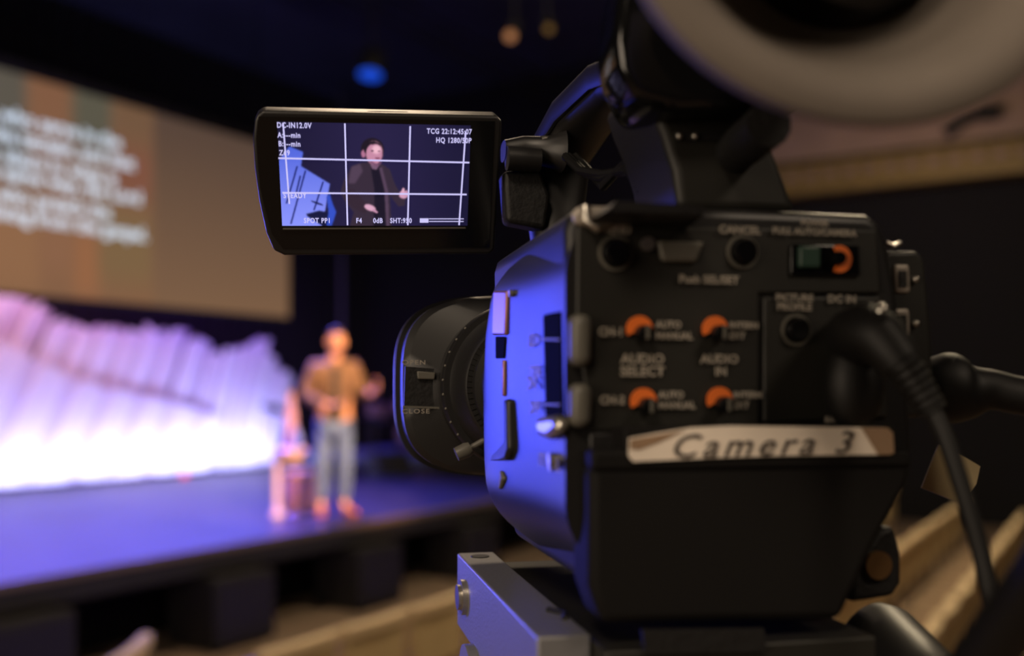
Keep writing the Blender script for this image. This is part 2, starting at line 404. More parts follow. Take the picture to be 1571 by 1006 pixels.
# ------------------------------------------------------------------ lights in the ceiling, wall device, pipe
def stage_light(loc, aim, lens, label, size=0.16):
    r = empty('stage_light', loc); r.rotation_euler = (Vector(aim) - Vector(loc)).to_track_quat('-Z', 'Y').to_euler()
    MB().tube([(0, 0, 0.30), (0, 0, 0.22), (0, 0, 0.05), (0, 0, 0)], [size * .5, size * .85, size, size], 20).done('housing', M['black'], r)
    MB().disc((0, 0, -0.012), (0, 0, 1), size * 0.86, 0.011).done('lens', lens, r)
    MB().tube([(size * 1.05, 0, 0.1), (size * 1.05, 0, 0.38), (-size * 1.05, 0, 0.38), (-size * 1.05, 0, 0.1)], 0.012, 8).done('yoke', M['black'], r)
    bpy.context.view_layer.update(); inv = r.matrix_world.inverted(); L0 = Vector(loc)
    top = r.matrix_world @ Vector((0, 0, .38))
    MB().tube([inv @ top, inv @ Vector((top.x, top.y, 7.99))], 0.012, 8).done('drop_pipe', M['black'], r)
    tag(r, label, 'stage light', 'stage lights under the ceiling')
    return r
bl = at(568, 114, 11.0)
stage_light(bl, bl + Vector((-.3, -.1, -1.6)), M['lampblue'], 'blue-lit stage light hanging above the camera monitor', 0.15)
wl = at(783, 55, 9.0)
stage_light(wl, wl + Vector((-2.2, -1.0, -1.8)), M['lampwarm'], 'stage light with an orange glow, left of the dim yellow one', 0.055)
yl = at(842, 44, 9.4)
stage_light(yl, yl + Vector((-2.2, -1.4, -1.8)), M['lampyellow'], 'stage light with a dim yellow glow, nearest the camera handle', 0.045)
tr = empty('lighting_truss', (6.5, 0, 5.9), 'black lighting truss pipes running above the stage front', 'truss')
tz_ = 7.1
for yy, zz in ((8.0, tz_), (8.3, tz_), (8.15, tz_ - .26)):
    MB().tube([(-6, yy, zz - 5.9), (9, yy, zz - 5.9)], 0.025, 8).done('pipe', M['black'], tr)
for px_ in (-4, 0, 4, 8): MB().tube([(px_, 8.15, tz_ - 5.9), (px_, 8.15, 7.99 - 5.9)], 0.008, 6).done('hanging_cable', M['black'], tr)
dv = at(1496, 168, 13.9)
r = empty('wall_speaker', (15.45, dv.y, dv.z), 'small dark bracket-mounted device on the tan upper wall at the right', 'speaker', rz=0)
MB().box((-0.16, -0.30, -0.12), (0.08, 0.02, 0.06), rz=0.35).done('housing', M['black'], r, bevel=0.02)
MB().tube([(0.02, 0.05, -0.02), (0.02, 0.16, -0.06), (0.02, 0.42, -0.22)], [0.085, 0.09, 0.10], 12).done('barrel', M['black'], r)
MB().tube([(0.0, 0, 0.02), (0.25, 0.0, 0.05)], 0.02, 8).done('bracket', M['black'], r)
pu, pY = on_v(524, 12.9)
tag(MB().tube([(pu, 12.9, 0.8), (pu, 12.9, 7.9)], 0.05, 12).done('upright_pipe', M['pipe']), 'thin upright pipe in front of the black curtain, above the speaker', 'pipe')

# ------------------------------------------------------------------ audience chairs
def make_chair():
    r = empty('chair', (0, 0, 0))                 # faces +y (the stage); its back towards the photographer
    for sx in (-.22, .22):
        MB().tube([(sx, .22, 0), (sx, .20, .44)], .014, 8).done('leg', M['chairframe'], r)
        MB().tube([(sx, -.25, 0), (sx, -.20, .44)], .014, 8).done('leg', M['chairframe'], r)
    MB().box((-.24, -.22, .43), (.24, .25, .50)).done('seat', M['chairseat'], r, bevel=.025)
    bk = MB().box((-.225, -.265, .50), (.225, -.225, .80)).done('backrest', M['chair'], r, bevel=.015)
    MB().rings([[(x, -.215 + dy - .02 * math.cos(x * 6), z) for dy, z in ((-.03, .79), (-.06, .80), (-.06, .85), (-.03, .862), (.0, .85), (.0, .80))] for x in (-.25, -.2, -.1, 0, .1, .2, .25)]).done('top_rail', M['chairframe'], r)
    for sx in (-.24, .24): MB().tube([(sx, -.2, .44), (sx, -.25, .84)], .016, 8).done('upright', M['chairframe'], r)
    return r
chair0 = make_chair(); first = True
def put_chair(x, y, rz, label, z=0.0, group='cream chairs in the audience rows'):
    global first
    r = chair0 if first else copy_tree(chair0); first = False
    r.location = (x, y, z); r.rotation_euler = (0, 0, rz); tag(r, label, 'chair', group); return r
for i, n in enumerate(('leftmost of the row below the stage', 'second from the left in the row below the stage', 'third in the row below the stage, beside the tripod plate', 'fourth in the row below the stage, behind the tripod plate')):
    put_chair(3.30 + i * 0.53, 3.46, 0, 'cream chair seen from behind, ' + n)
put_chair(2.66, 3.98, 0.6, 'lone cream chair corner at the bottom left edge, in front of the subwoofers')
ORD = ['nearest', 'second', 'third', 'fourth', 'fifth', 'sixth', 'seventh', 'eighth', 'ninth', 'tenth']
for row, (y, x0, n) in enumerate(((0.85, 5.1, 10), (1.47, 6.0, 10), (2.35, 8.6, 7))):
    rn = ('rightmost row beside the aisle', 'middle row right of the camera', 'row partly hidden behind the camera battery')[row]
    for i in range(n):
        put_chair(x0 + i * 0.56, y + .2, 0.0, 'cream chair in the %s, %s from the photographer' % (rn, ORD[i]))

# ------------------------------------------------------------------ side table, bottles, drum stool and drum kit on the stage
tp = at(446, 792, 9.4); tp.z = 0.8
t = empty('side_table', tp, 'small round side table on one pale post beside the standing speaker', 'table', rz=rad(YAW))
MB().tube([(0, 0, .60), (0, 0, .615), (0, 0, .645), (0, 0, .655)], [.12, .145, .15, .14], 32).done('table_top', M['pale'], t)
MB().disc((0, 0, .54), (0, 0, 1), .11, .06).done('apron', M['wood'], t)
lg = MB().tube([(-.125, -.02, .58), (-.125, -.02, .03)], .030, 12).done('post', M['pale'], t)
MB().disc((-.125, -.02, 0), (0, 0, 1), .06, .045).done('foot', M['pale'], t)
MB().box((-.125, -.06, .004), (.10, .02, .018)).done('base_bar', M['chrome'], t, bevel=.004)
def lathe(prof, n=20): return MB().tube([(0, 0, z) for _, z in prof], [r_ for r_, _ in prof], n)
b1 = empty('bottle', tp + Vector((rt[0] * .0, rt[1] * .0, .6551)), 'tall slim pink glass bottle standing on the side table', 'bottle')
lathe([(.035, 0), (.05, .01), (.055, .2), (.05, .34), (.03, .42), (.028, .50)]).done('body', M['glass'], b1)
lathe([(.03, .50), (.03, .53)]).done('cap', M['wood'], b1)
q = tp + Vector((rt[0] * .075, rt[1] * .075, .6551)) - Vector((fw[0], fw[1], 0)) * .085
b2 = empty('bottle', q, 'short blue plastic bottle standing on the side table in front of the pink one', 'bottle')
lathe([(.035, 0), (.04, .01), (.04, .13), (.018, .17), (.016, .19)]).done('body', M['bluebottle'], b2)
lathe([(.019, .19), (.019, .21)]).done('cap', M['silver'], b2)
sp = at(459, 792, 9.9); sp.z = 0.8
s_ = empty('drum_stool', sp, 'mauve drum-shaped stool with a light wooden top, behind the side table', 'stool')
lathe([(.15, 0), (.16, .02), (.16, .33), (.155, .34)], 32).done('body', M['drum'], s_)
lathe([(.165, .34), (.17, .35), (.17, .39), (.16, .40)], 32).done('seat', M['wood'], s_)

def on_deck(px, v):
    u_, Y_ = on_v(px, v); return Vector((u_, v, 0.8))
kr = on_deck(500, 10.6)
tag(MB().box((12.35, 9.5, .8), (15.2, 11.85, .96)).done('drum_riser', M['rug'], bevel=.02), 'low blue-lit drum riser behind the standing speaker', 'riser')
dk = empty('drum_kit', (13.6, 10.7, .965), 'drum kit in the dark on the riser behind the standing speaker', 'drums')
MB().disc((0, -.45, .30), (0, 1, 0), .28, .42, 32).done('bass_drum', M['drum'], dk)
for x, y, z, r_ in ((-.25, -.1, .68, .15), (.25, -.1, .68, .16), (.6, .2, .5, .2), (-.55, .2, .62, .17)):
    d = MB().disc((x, y, z), (0, -.15, 1), r_, .18, 28).done('tom', M['drum'], dk)
    MB().tube([(x, y + .02, z), (x, y + .05, 0)], .015, 8).done('stand', M['pipe'], d)
for x, y, z in ((-.95, .1, 1.0), (-1.1, -.2, .62), (.95, .1, 1.0)):
    d = MB().tube([(x, y, z - .02), (x + .005, y, z), (x + .01, y, z + .03)], [.22, .21, .03], 28).done('cymbal', M['cymbal'], dk)
    MB().tube([(x, y, z), (x, y, 0)], .013, 8).done('stand', M['pipe'], d)
msx = on_deck(421, 11.0)
ms = empty('cymbal_stand', msx, 'dark cymbal on a stand against the right end of the white planks', 'cymbal')
MB().tube([(0, 0, 0), (0, 0, .95)], .015, 8).done('pole', M['black'], ms)
MB().tube([(-.01, 0, .93), (0, 0, .95), (.01, 0, .99)], [.2, .2, .03], 24).done('cymbal', M['black'], ms)
for a in (0, 2.1, 4.2): MB().tube([(0, 0, .3), (.22 * math.cos(a), .22 * math.sin(a), .01)], .01, 6).done('leg', M['black'], ms)
for px_, v_, lab in ((598, 9.0, 'dark monitor wedge on the stage deck beside the lens hood'),):
    q = on_deck(px_, v_); wd = empty('stage_monitor', q, lab, 'speaker', rz=-.3)
    MB().hexa([(-.3, -.22, 0), (.3, -.22, 0), (.3, .22, 0), (-.3, .22, 0), (-.3, -.05, .32), (.3, -.05, .32), (.3, .22, .28), (-.3, .22, .28)]).done('cabinet', M['black'], wd, bevel=.015)
    MB().hexa([(-.26, -.205, .04), (.26, -.205, .04), (.26, -.19, .04), (-.26, -.19, .04), (-.26, -.075, .29), (.26, -.075, .29), (.26, -.06, .29), (-.26, -.06, .29)]).done('grille', M['fascia'], wd, bevel=.003)

# ------------------------------------------------------------------ the speaker
def skin_obj(name, nodes, edges, material, parent, root=0, sub=2, keep_bm=False):
    me = bpy.data.meshes.new(name); me.from_pydata([n[:3] for n in nodes], edges, [])
    o = bpy.data.objects.new(name, me); COL.objects.link(o)
    sk = o.modifiers.new('skin', 'SKIN'); sk.use_smooth_shade = True
    for i, n in enumerate(nodes):
        me.skin_vertices[0].data[i].radius = (n[3], n[4] if len(n) > 4 else n[3]); me.skin_vertices[0].data[i].use_root = (i == root)
    ss = o.modifiers.new('sub', 'SUBSURF'); ss.levels = sub; ss.render_levels = sub
    bpy.context.view_layer.update()
    m2 = bpy.data.meshes.new_from_object(o.evaluated_get(bpy.context.evaluated_depsgraph_get()))
    bpy.data.objects.remove(o)
    if keep_bm: return m2
    m2.materials.clear(); m2.materials.append(material); m2.polygons.foreach_set('use_smooth', [True] * len(m2.polygons))
    o = bpy.data.objects.new(name, m2); COL.objects.link(o); o.parent = parent
    return o
# person frame: x = to the right as seen, y = away, z up, feet at 0
pp = empty('person', (PERSON.x, PERSON.y, 0.8), 'person on stage in a brown jacket and grey-blue jeans, both hands raised in front', 'person', rz=rad(YAW + 14))
HIP = 0.94
hd = [(0, 0, HIP, .13, .10), (0, 0, 1.15, .14, .10), (0, -.01, 1.35, .155, .10), (.0, 0, 1.47, .07, .065), (.01, -.015, 1.55, .055, .055), (.012, -.03, 1.62, .06, .06)]
armL = [(-.17, 0, 1.43, .062, .06), (-.255, .0, 1.16, .048, .048), (-.13, -.20, 1.08, .034, .034), (-.06, -.27, 1.07, .024, .032)]
armR = [(.17, 0, 1.43, .062, .06), (.235, -.02, 1.17, .048, .048), (.31, -.21, 1.18, .034, .034), (.345, -.28, 1.19, .024, .032)]
legL = [(-.095, 0, .86, .088, .088), (-.115, -.03, .49, .062, .062), (-.125, .01, .12, .042, .042), (-.13, -.05, .05, .04, .035), (-.135, -.15, .035, .035, .025)]
legR = [(.095, 0, .86, .088, .088), (.10, -.03, .49, .062, .062), (.09, .01, .12, .042, .042), (.12, -.05, .05, .04, .035), (.17, -.13, .035, .035, .025)]
nodes, edges = [], []
def chain(ch, start):
    prev = start
    for n in ch:
        nodes.append(n); i = len(nodes) - 1
        if prev is not None: edges.append((prev, i))
        prev = i
chain(hd, None); chain(armL, 2); chain(armR, 2); chain(legL, 0); chain(legR, 0)
mesh = skin_obj('body', nodes, edges, M['skin'], None, keep_bm=True)
B = bmesh.new(); B.from_mesh(mesh)
# head: shaped ball with jaw, nose, brow, ears, added to the same surface
def head_ball(B, c, yaw):
    ms = Matrix.Translation(c) @ Matrix.Rotation(yaw, 4, 'Z')
    g = bmesh.ops.create_icosphere(B, subdivisions=4, radius=1)['verts']
    for v in g:
        x, y, z = v.co
        wx = .078 * (1 - .22 * max(0, -z) ** 1.5); wy = .098
        X, Y, Z = x * wx, y * wy, z * .122
        if y < 0:                                    # face side
            Y *= .93
            Y -= .020 * math.exp(-((x / .14) ** 2 + ((z + .12) / .20) ** 2))        # nose
            Y -= .006 * math.exp(-((x / .30) ** 2 + ((z + .50) / .09) ** 2))        # lips
            Y -= .010 * math.exp(-((x / .25) ** 2 + ((z + .85) / .20) ** 2))        # chin
            for sx in (-.36, .36): Y += .010 * math.exp(-(((x - sx) / .16) ** 2 + ((z - .10) / .12) ** 2))   # eye sockets
        v.co = ms @ Vector((X, Y, Z))
    for sx in (-1, 1):
        bmesh.ops.create_icosphere(B, subdivisions=2, radius=1, matrix=ms @ Matrix.Translation((sx * .08, .008, -.005)) @ Matrix.Rotation(sx * .25, 4, 'Z') @ Matrix.Diagonal((.010, .020, .034, 1)))
HC = Vector((.015, -.045, 1.675)); HY = .18
head_ball(B, HC, HY)
def add_hand(B, wrist, d, palmn, curl, side):
    """palm and five fingers, thumb at the side; d = finger direction, palmn = palm normal"""
    d = Vector(d).normalized(); n = (Vector(palmn) - d * Vector(palmn).dot(d)).normalized(); s = d.cross(n) * side
    W = Vector(wrist); parts = []
    palm = [(*(W), .024, .020), (*(W + d * .045), .036, .017), (*(W + d * .085), .037, .015)]
    parts.append((palm, [(0, 1), (1, 2)]))
    for i, (o, L) in enumerate(((.030, .068), (.010, .078), (-.011, .073), (-.031, .058))):
        p = W + d * .075 + s * o; fs = [(*p, .0095)]; dd = d.copy()
        for sgm, f in enumerate((.45, .32, .23)):
            dd = (dd + n * curl * (.5 + .25 * i * .4)).normalized(); p = p + dd * L * f * 1.1; fs.append((*p, .0092 - .0008 * sgm))
        parts.append((fs, [(0, 1), (1, 2), (2, 3)]))
    p = W + d * .03 + s * .026; fs = [(*p, .012)]
    for f, dd in ((.035, s * .9 + d * .5), (.030, s * .35 + d * .9 + n * .3), (.024, d + n * .5)):
        p = p + Vector(dd).normalized() * f; fs.append((*p, .0098))
    parts.append((fs, [(0, 1), (1, 2), (2, 3)]))
    for nd, ed in parts:
        m = skin_obj('hand', nd, ed, None, None, keep_bm=True, sub=1); B.from_mesh(m)
add_hand(B, armL[-1][:3], (.72, -.45, .10), (.1, -.3, 1), .35, 1)
add_hand(B, armR[-1][:3], (.35, -.45, .75), (-.9, -.3, .2), .5, 1)
me = bpy.data.meshes.new('body'); B.to_mesh(me); B.free(); me.materials.append(M['skin']); me.polygons.foreach_set('use_smooth', [True] * len(me.polygons))
bo = bpy.data.objects.new('body', me); COL.objects.link(bo); bo.parent = pp
# eyes, brows, mouth line, hair
HM = Matrix.Translation(HC) @ Matrix.Rotation(HY, 4, 'Z')
for sx in (-1, 1):
    MB().ball(HM @ Vector((sx * .030, -.082, .012)), (.010, .006, .006)).done('eye', M['dark'], pp)
    MB().tube([HM @ Vector((sx * .016, -.092, .030)), HM @ Vector((sx * .032, -.090, .036)), HM @ Vector((sx * .046, -.078, .031))], [.003, .004, .002], 8).done('eyebrow', M['hair'], pp)
MB().tube([HM @ Vector((-.022, -.089, -.060)), HM @ Vector((0, -.097, -.059)), HM @ Vector((.022, -.089, -.060))], [.002, .003, .002], 8).done('mouth', mat('lips', rgb(150, 80, 70), .5), pp)
H = bmesh.new(); g = bmesh.ops.create_icosphere(H, subdivisions=4, radius=1)['verts']
kill = []
for v in g:
    x, y, z = v.co
    if z < .52 and y < .1 - .55 * max(0, z): kill.append(v)
    elif z < -.35: kill.append(v)
    v.co = HM @ Vector((x * .083, y * .104 * (.97 if y < 0 else 1), z * .130 + .001 + (.004 * math.sin(x * 20) if z > .3 else 0)))
bmesh.ops.delete(H, geom=kill, context='VERTS')
me = bpy.data.meshes.new('hair'); H.to_mesh(me); H.free(); me.materials.append(M['hair']); me.polygons.foreach_set('use_smooth', [True] * len(me.polygons))
ho = bpy.data.objects.new('hair', me); COL.objects.link(ho); ho.parent = pp
so = ho.modifiers.new('thick', 'SOLIDIFY'); so.thickness = .012; so.offset = 0
# jacket: open front; torso + sleeves
jn = [(0, .01, .86, .185, .125), (0, .01, 1.0, .18, .125), (0, 0, 1.2, .185, .135), (0, 0, 1.38, .19, .125), (0, .01, 1.49, .085, .08)]
je = [(0, 1), (1, 2), (2, 3), (3, 4)]
def sl(ch, off):
    global jn, je
    prev = 3
    for n in ch:
        jn.append(n); je.append((prev, len(jn) - 1)); prev = len(jn) - 1
sl([(-.19, 0, 1.43, .080, .078), (-.275, .0, 1.16, .075, .07), (-.15, -.19, 1.085, .052, .05), (-.10, -.235, 1.075, .046, .046)], 0)
sl([(.19, 0, 1.43, .080, .078), (.255, -.02, 1.17, .072, .07), (.31, -.19, 1.17, .052, .05), (.325, -.235, 1.177, .046, .046)], 0)
skin_obj('jacket', jn, je, M['jacket'], pp)
# shirt strip showing between the open jacket fronts, collar
MB().rings([[(x, y - .012, z) for x, y in ((-.035, -.125), (.035, -.125), (.035, -.10), (-.035, -.10))] for z in (.93,)] +
           [[(x, y - .015, z) for x, y in ((-.04, -.132), (.04, -.132), (.035, -.08), (-.035, -.08))] for z in (1.2,)] +
           [[(x, y + .015, z) for x, y in ((-.035, -.130), (.035, -.130), (.035, -.05), (-.035, -.05))] for z in (1.44,)]).done('shirt_front', M['shirt'], pp, bevel=.01)
MB().tube([(0, -.055, 1.475), (.055, -.03, 1.49), (.065, .03, 1.51), (0, .07, 1.52), (-.065, .03, 1.51), (-.055, -.03, 1.49), (-.006, -.055, 1.475)], .018, 10).done('collar', M['jacket'], pp)
tn = [(0, 0, .93, .145, .11), (-.09, 0, .85, .10, .10), (-.115, -.03, .49, .076, .076), (-.125, .01, .12, .062, .062), (.09, 0, .85, .10, .10), (.10, -.03, .49, .076, .076), (.09, .01, .12, .062, .062)]
skin_obj('trousers', tn, [(0, 1), (1, 2), (2, 3), (0, 4), (4, 5), (5, 6)], M['jeans'], pp)
for (x, y), dx in (((-.127, .0), -.01), ((.10, .0), .07)):
    skin_obj('shoe', [(x, y + .05, .045, .046, .042), (x + dx * .4, y - .06, .045, .048, .042), (x + dx, y - .17, .036, .046, .032), (x + dx * 1.2, y - .215, .032, .036, .026)], [(0, 1), (1, 2), (2, 3)], M['shoe'], pp)

# ------------------------------------------------------------------ local frame of the video camera (turned 12 degrees left)
A12 = rad(12); C12, S12 = math.cos(A12), math.sin(A12)
def LW(a, b, c):
    return CW(a * C12 - b * S12, a * S12 + b * C12, c)
ROOT = Vector((0.135, 0.345, -0.074))       # foot of the camera on the tripod plate, in the local frame
def K(px, py, b):
    """local point seen at a photo position on the plane b metres in front along the video camera's axis"""
    t = (px - 785.5) / F; Y = b / (C12 - S12 * t); X = t * Y
    return Vector((X * C12 + Y * S12, b, (600 - py) / F * Y))
def S(px, py, a):
    """the same on the side plane at local x = a"""
    t = (px - 785.5) / F; Y = a / (t * C12 + S12)
    return Vector((a, Y * (C12 - S12 * t), (600 - py) / F * Y))
VC = empty('video_camera', LW(*ROOT), 'black professional video camera in the foreground with a taped-on white name strip', 'camera', rz=rad(YAW + 12))
def L():
    m = MB(); m.off = ROOT; return m
def sub(o): return o
ax = Vector((0, 1, 0))

# main housing
prof = [(868, 352), (874, 330), (890, 315), (1000, 313), (1220, 322), (1332, 327), (1352, 340), (1364, 372), (1378, 440), (1395, 560), (1404, 690), (1394, 742), (1350, 820), (1310, 905), (1300, 940),
        (1000, 930), (912, 905), (898, 820), (884, 700), (872, 520)]
back = [K(px, py, .290) for px, py in prof]
body = L().rings([[p + Vector((0, .0, 0)) for p in back], [p + Vector((0, .118, 0)) for p in back]]).done('housing', M['shell'], VC, bevel=.0035, seg=4)
# rear control panels let into the back
def plate(poly, b, d, mt, name, par=VC, bevel=.0008, mb=None):
    return L().prism([K(px, py, b) for px, py in poly], (0, d, 0)).done(name, mt, par, bevel=bevel)
rp = plate([(885, 345), (1345, 352), (1352, 450), (1165, 450), (1165, 660), (905, 660), (884, 480)], .2888, .0016, M['panel'], 'control_panel')
plate([(1172, 455), (1352, 455), (1364, 640), (1172, 648)], .2886, .0018, M['panel'], 'control_panel')
plate([(905, 664), (965, 664), (975, 712), (905, 716)], .2880, .0022, M['shell'], 'panel_step')
# battery under the strip
bt = [(905, 712), (1404, 700), (1396, 742), (1345, 835), (1312, 905), (1292, 952), (925, 958), (905, 900)]
L().rings([[K(px, py, .277) for px, py in bt], [K(px, py, .277) + Vector((0, .02, 0)) for px, py in bt]]).done('battery', M['battery'], VC, bevel=.003)
# left side shell, facing the stage light: a surface that bulges forward and rounds off at its edges
fe = [S(px, py, .073) for px, py in ((790, 866), (760, 840), (748, 785), (741, 700), (739, 600), (743, 520), (753, 450), (766, 410), (790, 372), (822, 346), (868, 322))]
FC = [p.z for p in fe]; FB = [p.y for p in fe]
CB, CT = -.0625, .0548
def shell_a(b_, c_):
    bf = float(np.interp(c_, FC, FB)); s_ = (b_ - .2895) / max(1e-4, bf - .2895)
    x = .0782 - .0080 * float(sm(np.array(b_), .2895, .385)) + .014 * max(0.0, (s_ - .80) / .20) ** 2.8
    x += .022 * max(0.0, (-.034 - c_) / .0285) ** 2.2 + .010 * max(0.0, (c_ - .034) / .021) ** 2.2
    return x
m = L(); NR, NC = 40, 36; G = []
for j in range(NR + 1):
    c_ = CB + (CT - CB) * j / NR; bf = float(np.interp(c_, FC, FB))
    G.append([m.v((shell_a(.2895 + (bf - .2895) * i / NC, c_), .2895 + (bf - .2895) * i / NC, c_)) for i in range(NC + 1)] + [m.v((.115, bf, c_)), m.v((.115, .2895, c_))])
for j in range(NR):
    n_ = len(G[0])
    for i in range(n_):
        k = (i + 1) % n_; m.bm.faces.new((G[j][i], G[j][k], G[j + 1][k], G[j + 1][i]))
m.bm.faces.new(G[0][::-1]); m.bm.faces.new(G[-1])
m.done('side_shell', M['shell'], VC)
def SS(px, py, lift=0.0):
    """point of the shell seen at a photo position"""
    t = (px - 785.5) / F
    lo, hi = .285, .45
    for _ in range(40):
        b_ = (lo + hi) / 2; Y = b_ / (C12 - S12 * t); a_ = t * Y * C12 + Y * S12; c_ = (600 - py) / F * Y
        if a_ < shell_a(b_, c_): lo = b_ if a_ < shell_a(b_, c_) else lo; 
        else: hi = b_
        if a_ < shell_a(b_, c_) - 0: pass
    return Vector((a_ - lift, b_, c_))
def splate(poly, a, d, mt, name, bevel=.0012, par=VC):
    return L().prism([SS(px, py, a) for px, py in poly], (d, 0, 0)).done(name, mt, par, bevel=bevel)
SA = .0795
splate([(755, 612), (786, 612), (790, 690), (784, 706), (758, 706), (755, 690)], .0025, .005, M['shell'], 'side_cover', .0015)
splate([(761, 446), (781, 446), (779, 514), (759, 514)], .0012, .004, M['slider'], 'slider', .0008)
splate([(756, 552), (776, 552), (776, 608), (755, 608)], .0012, .004, M['slider'], 'slider', .0008)
splate([(762, 516), (777, 516), (775, 550), (762, 550)], .0006, .003, M['void'], 'slider_gap', .0004)
splate([(834, 482), (862, 476), (866, 640), (838, 644)], .0005, .003, M['void'], 'selector_slot', .001)  # flat plate, the slot's inner shade is put into its colour
for y_ in (518, 618):
    splate([(830, y_), (862, y_ + 1), (862, y_ + 5), (830, y_ + 4)], .0009, .001, M['key'], 'slot_mark', .0002)
splate([(838, 640), (868, 636), (872, 660), (856, 674), (840, 668)], .004, .005, M['silver'], 'selector_lever', .002)
splate([(754, 722), (772, 722), (776, 734), (770, 750), (756, 748)], .0015, .003, M['key'], 'toggle', .001)
L().disc(SS(855, 705), (-1, 0, 0), .0022, .003).done('knob', M['silver'], VC)
L().disc(SS(852, 716), (-1, 0, 0), .0014, .002).done('knob', M['silver'], VC)
L().disc(SS(850, 404), (-1, 0, 0), .0028, .003).done('knob', M['silver'], VC)
L().disc(SS(851, 370), (-1, 0, 0), .0016, .002).done('knob', M['key'], VC)
L().disc(SS(787, 450), (-1, 0, 0), .0013, .0015).done('pilot_lamp', M['silver'], VC)
def side_text(s, px, py, size, xs=1.0):
    p = SS(px, py, .0006)
    # reads from the left side: text x runs against the local y axis (towards the photographer)
    m = Matrix(((0, 0, -1, p.x - ROOT.x), (-1, 0, 0, p.y - ROOT.y), (0, 1, 0, p.z - ROOT.z), (0, 0, 0, 1)))
    return text_mesh('printed_mark', s, size, m, M['print'], VC, bold=.0001, xs=xs)
for s, px, py, sz in (('ND1', 819, 523, .006), ('FILTER', 817, 572, .0058), ('ON', 817, 589, .006), ('OFF', 821, 626, .006), ('WHT BAL', 836, 707, .006), ('IRIS', 822, 404, .006), ('GAIN', 790, 412, .006)):
    side_text(s, px, py, sz, 1.7)
# audio level wheels at the rear left edge
for y0, y1 in ((482, 562), (588, 655)):
    p0, p1 = K(872, y0, .2885), K(905, y1, .2885)
    L().box((p0.x, .284, p1.z), (p1.x, .302, p0.z)).done('level_wheel', M['key'], VC, bevel=.0028)
# strap lug at the top left
L().tube([K(898, 318, .2885), K(900, 338, .287), K(915, 350, .2865), K(932, 340, .287), K(934, 320, .2885)], .0016, 10).done('strap_lug', M['silver'], VC)
L().rings([[K(px, py, .2875) for px, py in ((876, 326), (890, 316), (1005, 318), (1000, 336), (960, 348), (900, 348), (880, 345))], [K(px, py, .294) for px, py in ((876, 326), (890, 316), (1005, 318), (1000, 336), (960, 348), (900, 348), (880, 345))]]).done('corner_highlight', M['edge'], VC, bevel=.0014)  # pale plate paints the bright highlight on this corner
# buttons
def rbtn(px, py, r, mt, name='button', d=.003, b=.2885, ring=None):
    c = K(px, py, b)
    o = L().tube([c + ax * .001, c - ax * d * .6, c - ax * d], [r, r, r * .8], 24).done(name, mt, VC)
    return o
def ringo(px, py, r0, r1, mt, name, b=.2880, n=28, parent=VC, a0=0, a1=2 * pi, d=.0012):
    c = K(px, py, b); m = L(); inner, outer = [], []
    for k in range(n + 1):
        a = a0 + (a1 - a0) * k / n
        e = Vector((math.cos(a), 0, math.sin(a))); inner.append(c + e * r0); outer.append(c + e * r1)
    for k in range(n):
        m.hexa([inner[k], outer[k], outer[k + 1], inner[k + 1]] + [p + ax * d for p in (inner[k], outer[k], outer[k + 1], inner[k + 1])])
    bmesh.ops.remove_doubles(m.bm, verts=m.bm.verts, dist=1e-6)
    return m.done(name, mt, parent, smooth=False)
PX = .2 / 1000     # metres per photo pixel on the back of the camera
for px, py, r in ((945, 388, .0044), (1140, 386, .0042), (1222, 506, .0040)):
    rbtn(px, py, r, M['gloss']); ringo(px, py, r + .0003, r + .0012, M['key'], 'button_ring')
L().disc(K(992, 375, .2885), (0, -1, 0), .0022, .0018).done('indicator', M['silver'], VC)
plate([(1008, 368), (1082, 370), (1070, 402), (1018, 400)], .2868, .003, M['key'], 'jog_key', bevel=.001)
plate([(1214, 374), (1318, 376), (1320, 424), (1214, 422)], .2876, .0012, M['gloss'], 'switch_bed', bevel=.0005)
plate([(1228, 376), (1260, 377), (1260, 411), (1228, 410)], .2855, .003, M['green'], 'green_switch', bevel=.0008)
ringo(1288, 397, .0021, .0044, M['orange'], 'orange_crescent', b=.2868, a0=-2.0, a1=2.0)
rbtn(1283, 397, .0024, M['gloss'], 'dial', b=.2872)
for px, py in ((982, 505), (1098, 505), (988, 616), (1105, 614)):
    ringo(px, py, .0012, .0042, M['orange'], 'orange_mark', b=.2873, a0=-1.0, a1=3.6)
    c = K(px + 3, py + 6, .2872)
    kb = L().tube([c, c - ax * .004, c - ax * .005], [.0026, .0024, .002], 20).done('rotary_knob', M['gloss'], VC)
    L().box(c + Vector((-.0005, -.0056, -.002)), c + Vector((.0005, -.0049, .002))).done('knob_pointer', M['key'], kb)
def rear_text(s, px, py, size, mt='print', bold=.00012, xs=1.0, shear=0.0, space=1.0, rot=0.0, b=.2874, name='printed_label', align='CENTER'):
    p = K(px, py, b) - ROOT
    return text_mesh(name, s, size, Matrix.Translation(p) @ Matrix.Rotation(rot, 4, 'Y') @ Matrix.Rotation(pi / 2, 4, 'X'), M[mt], VC, bold=bold, shear=shear, space=space, xs=xs, align=align)
for s, px, py, sz in (('MENU', 945, 353, .0032), ('CANCEL', 1135, 353, .0034), ('POWER', 1250, 342, .0026), ('FULL AUTO/CAMERA', 1250, 356, .0029), ('Push SEL/SET', 1088, 429, .0034),
                      ('PICTURE', 1219, 457, .0031), ('PROFILE', 1219, 471, .0031), ('DC IN', 1292, 459, .0034), ('BATT', 1280, 644, .0026),
                      ('AUDIO', 986, 551, .0041), ('SELECT', 986, 570, .0041), ('AUDIO', 1104, 551, .0037), ('IN', 1106, 570, .0037)):
    rear_text(s, px, py, sz, xs=1.08)
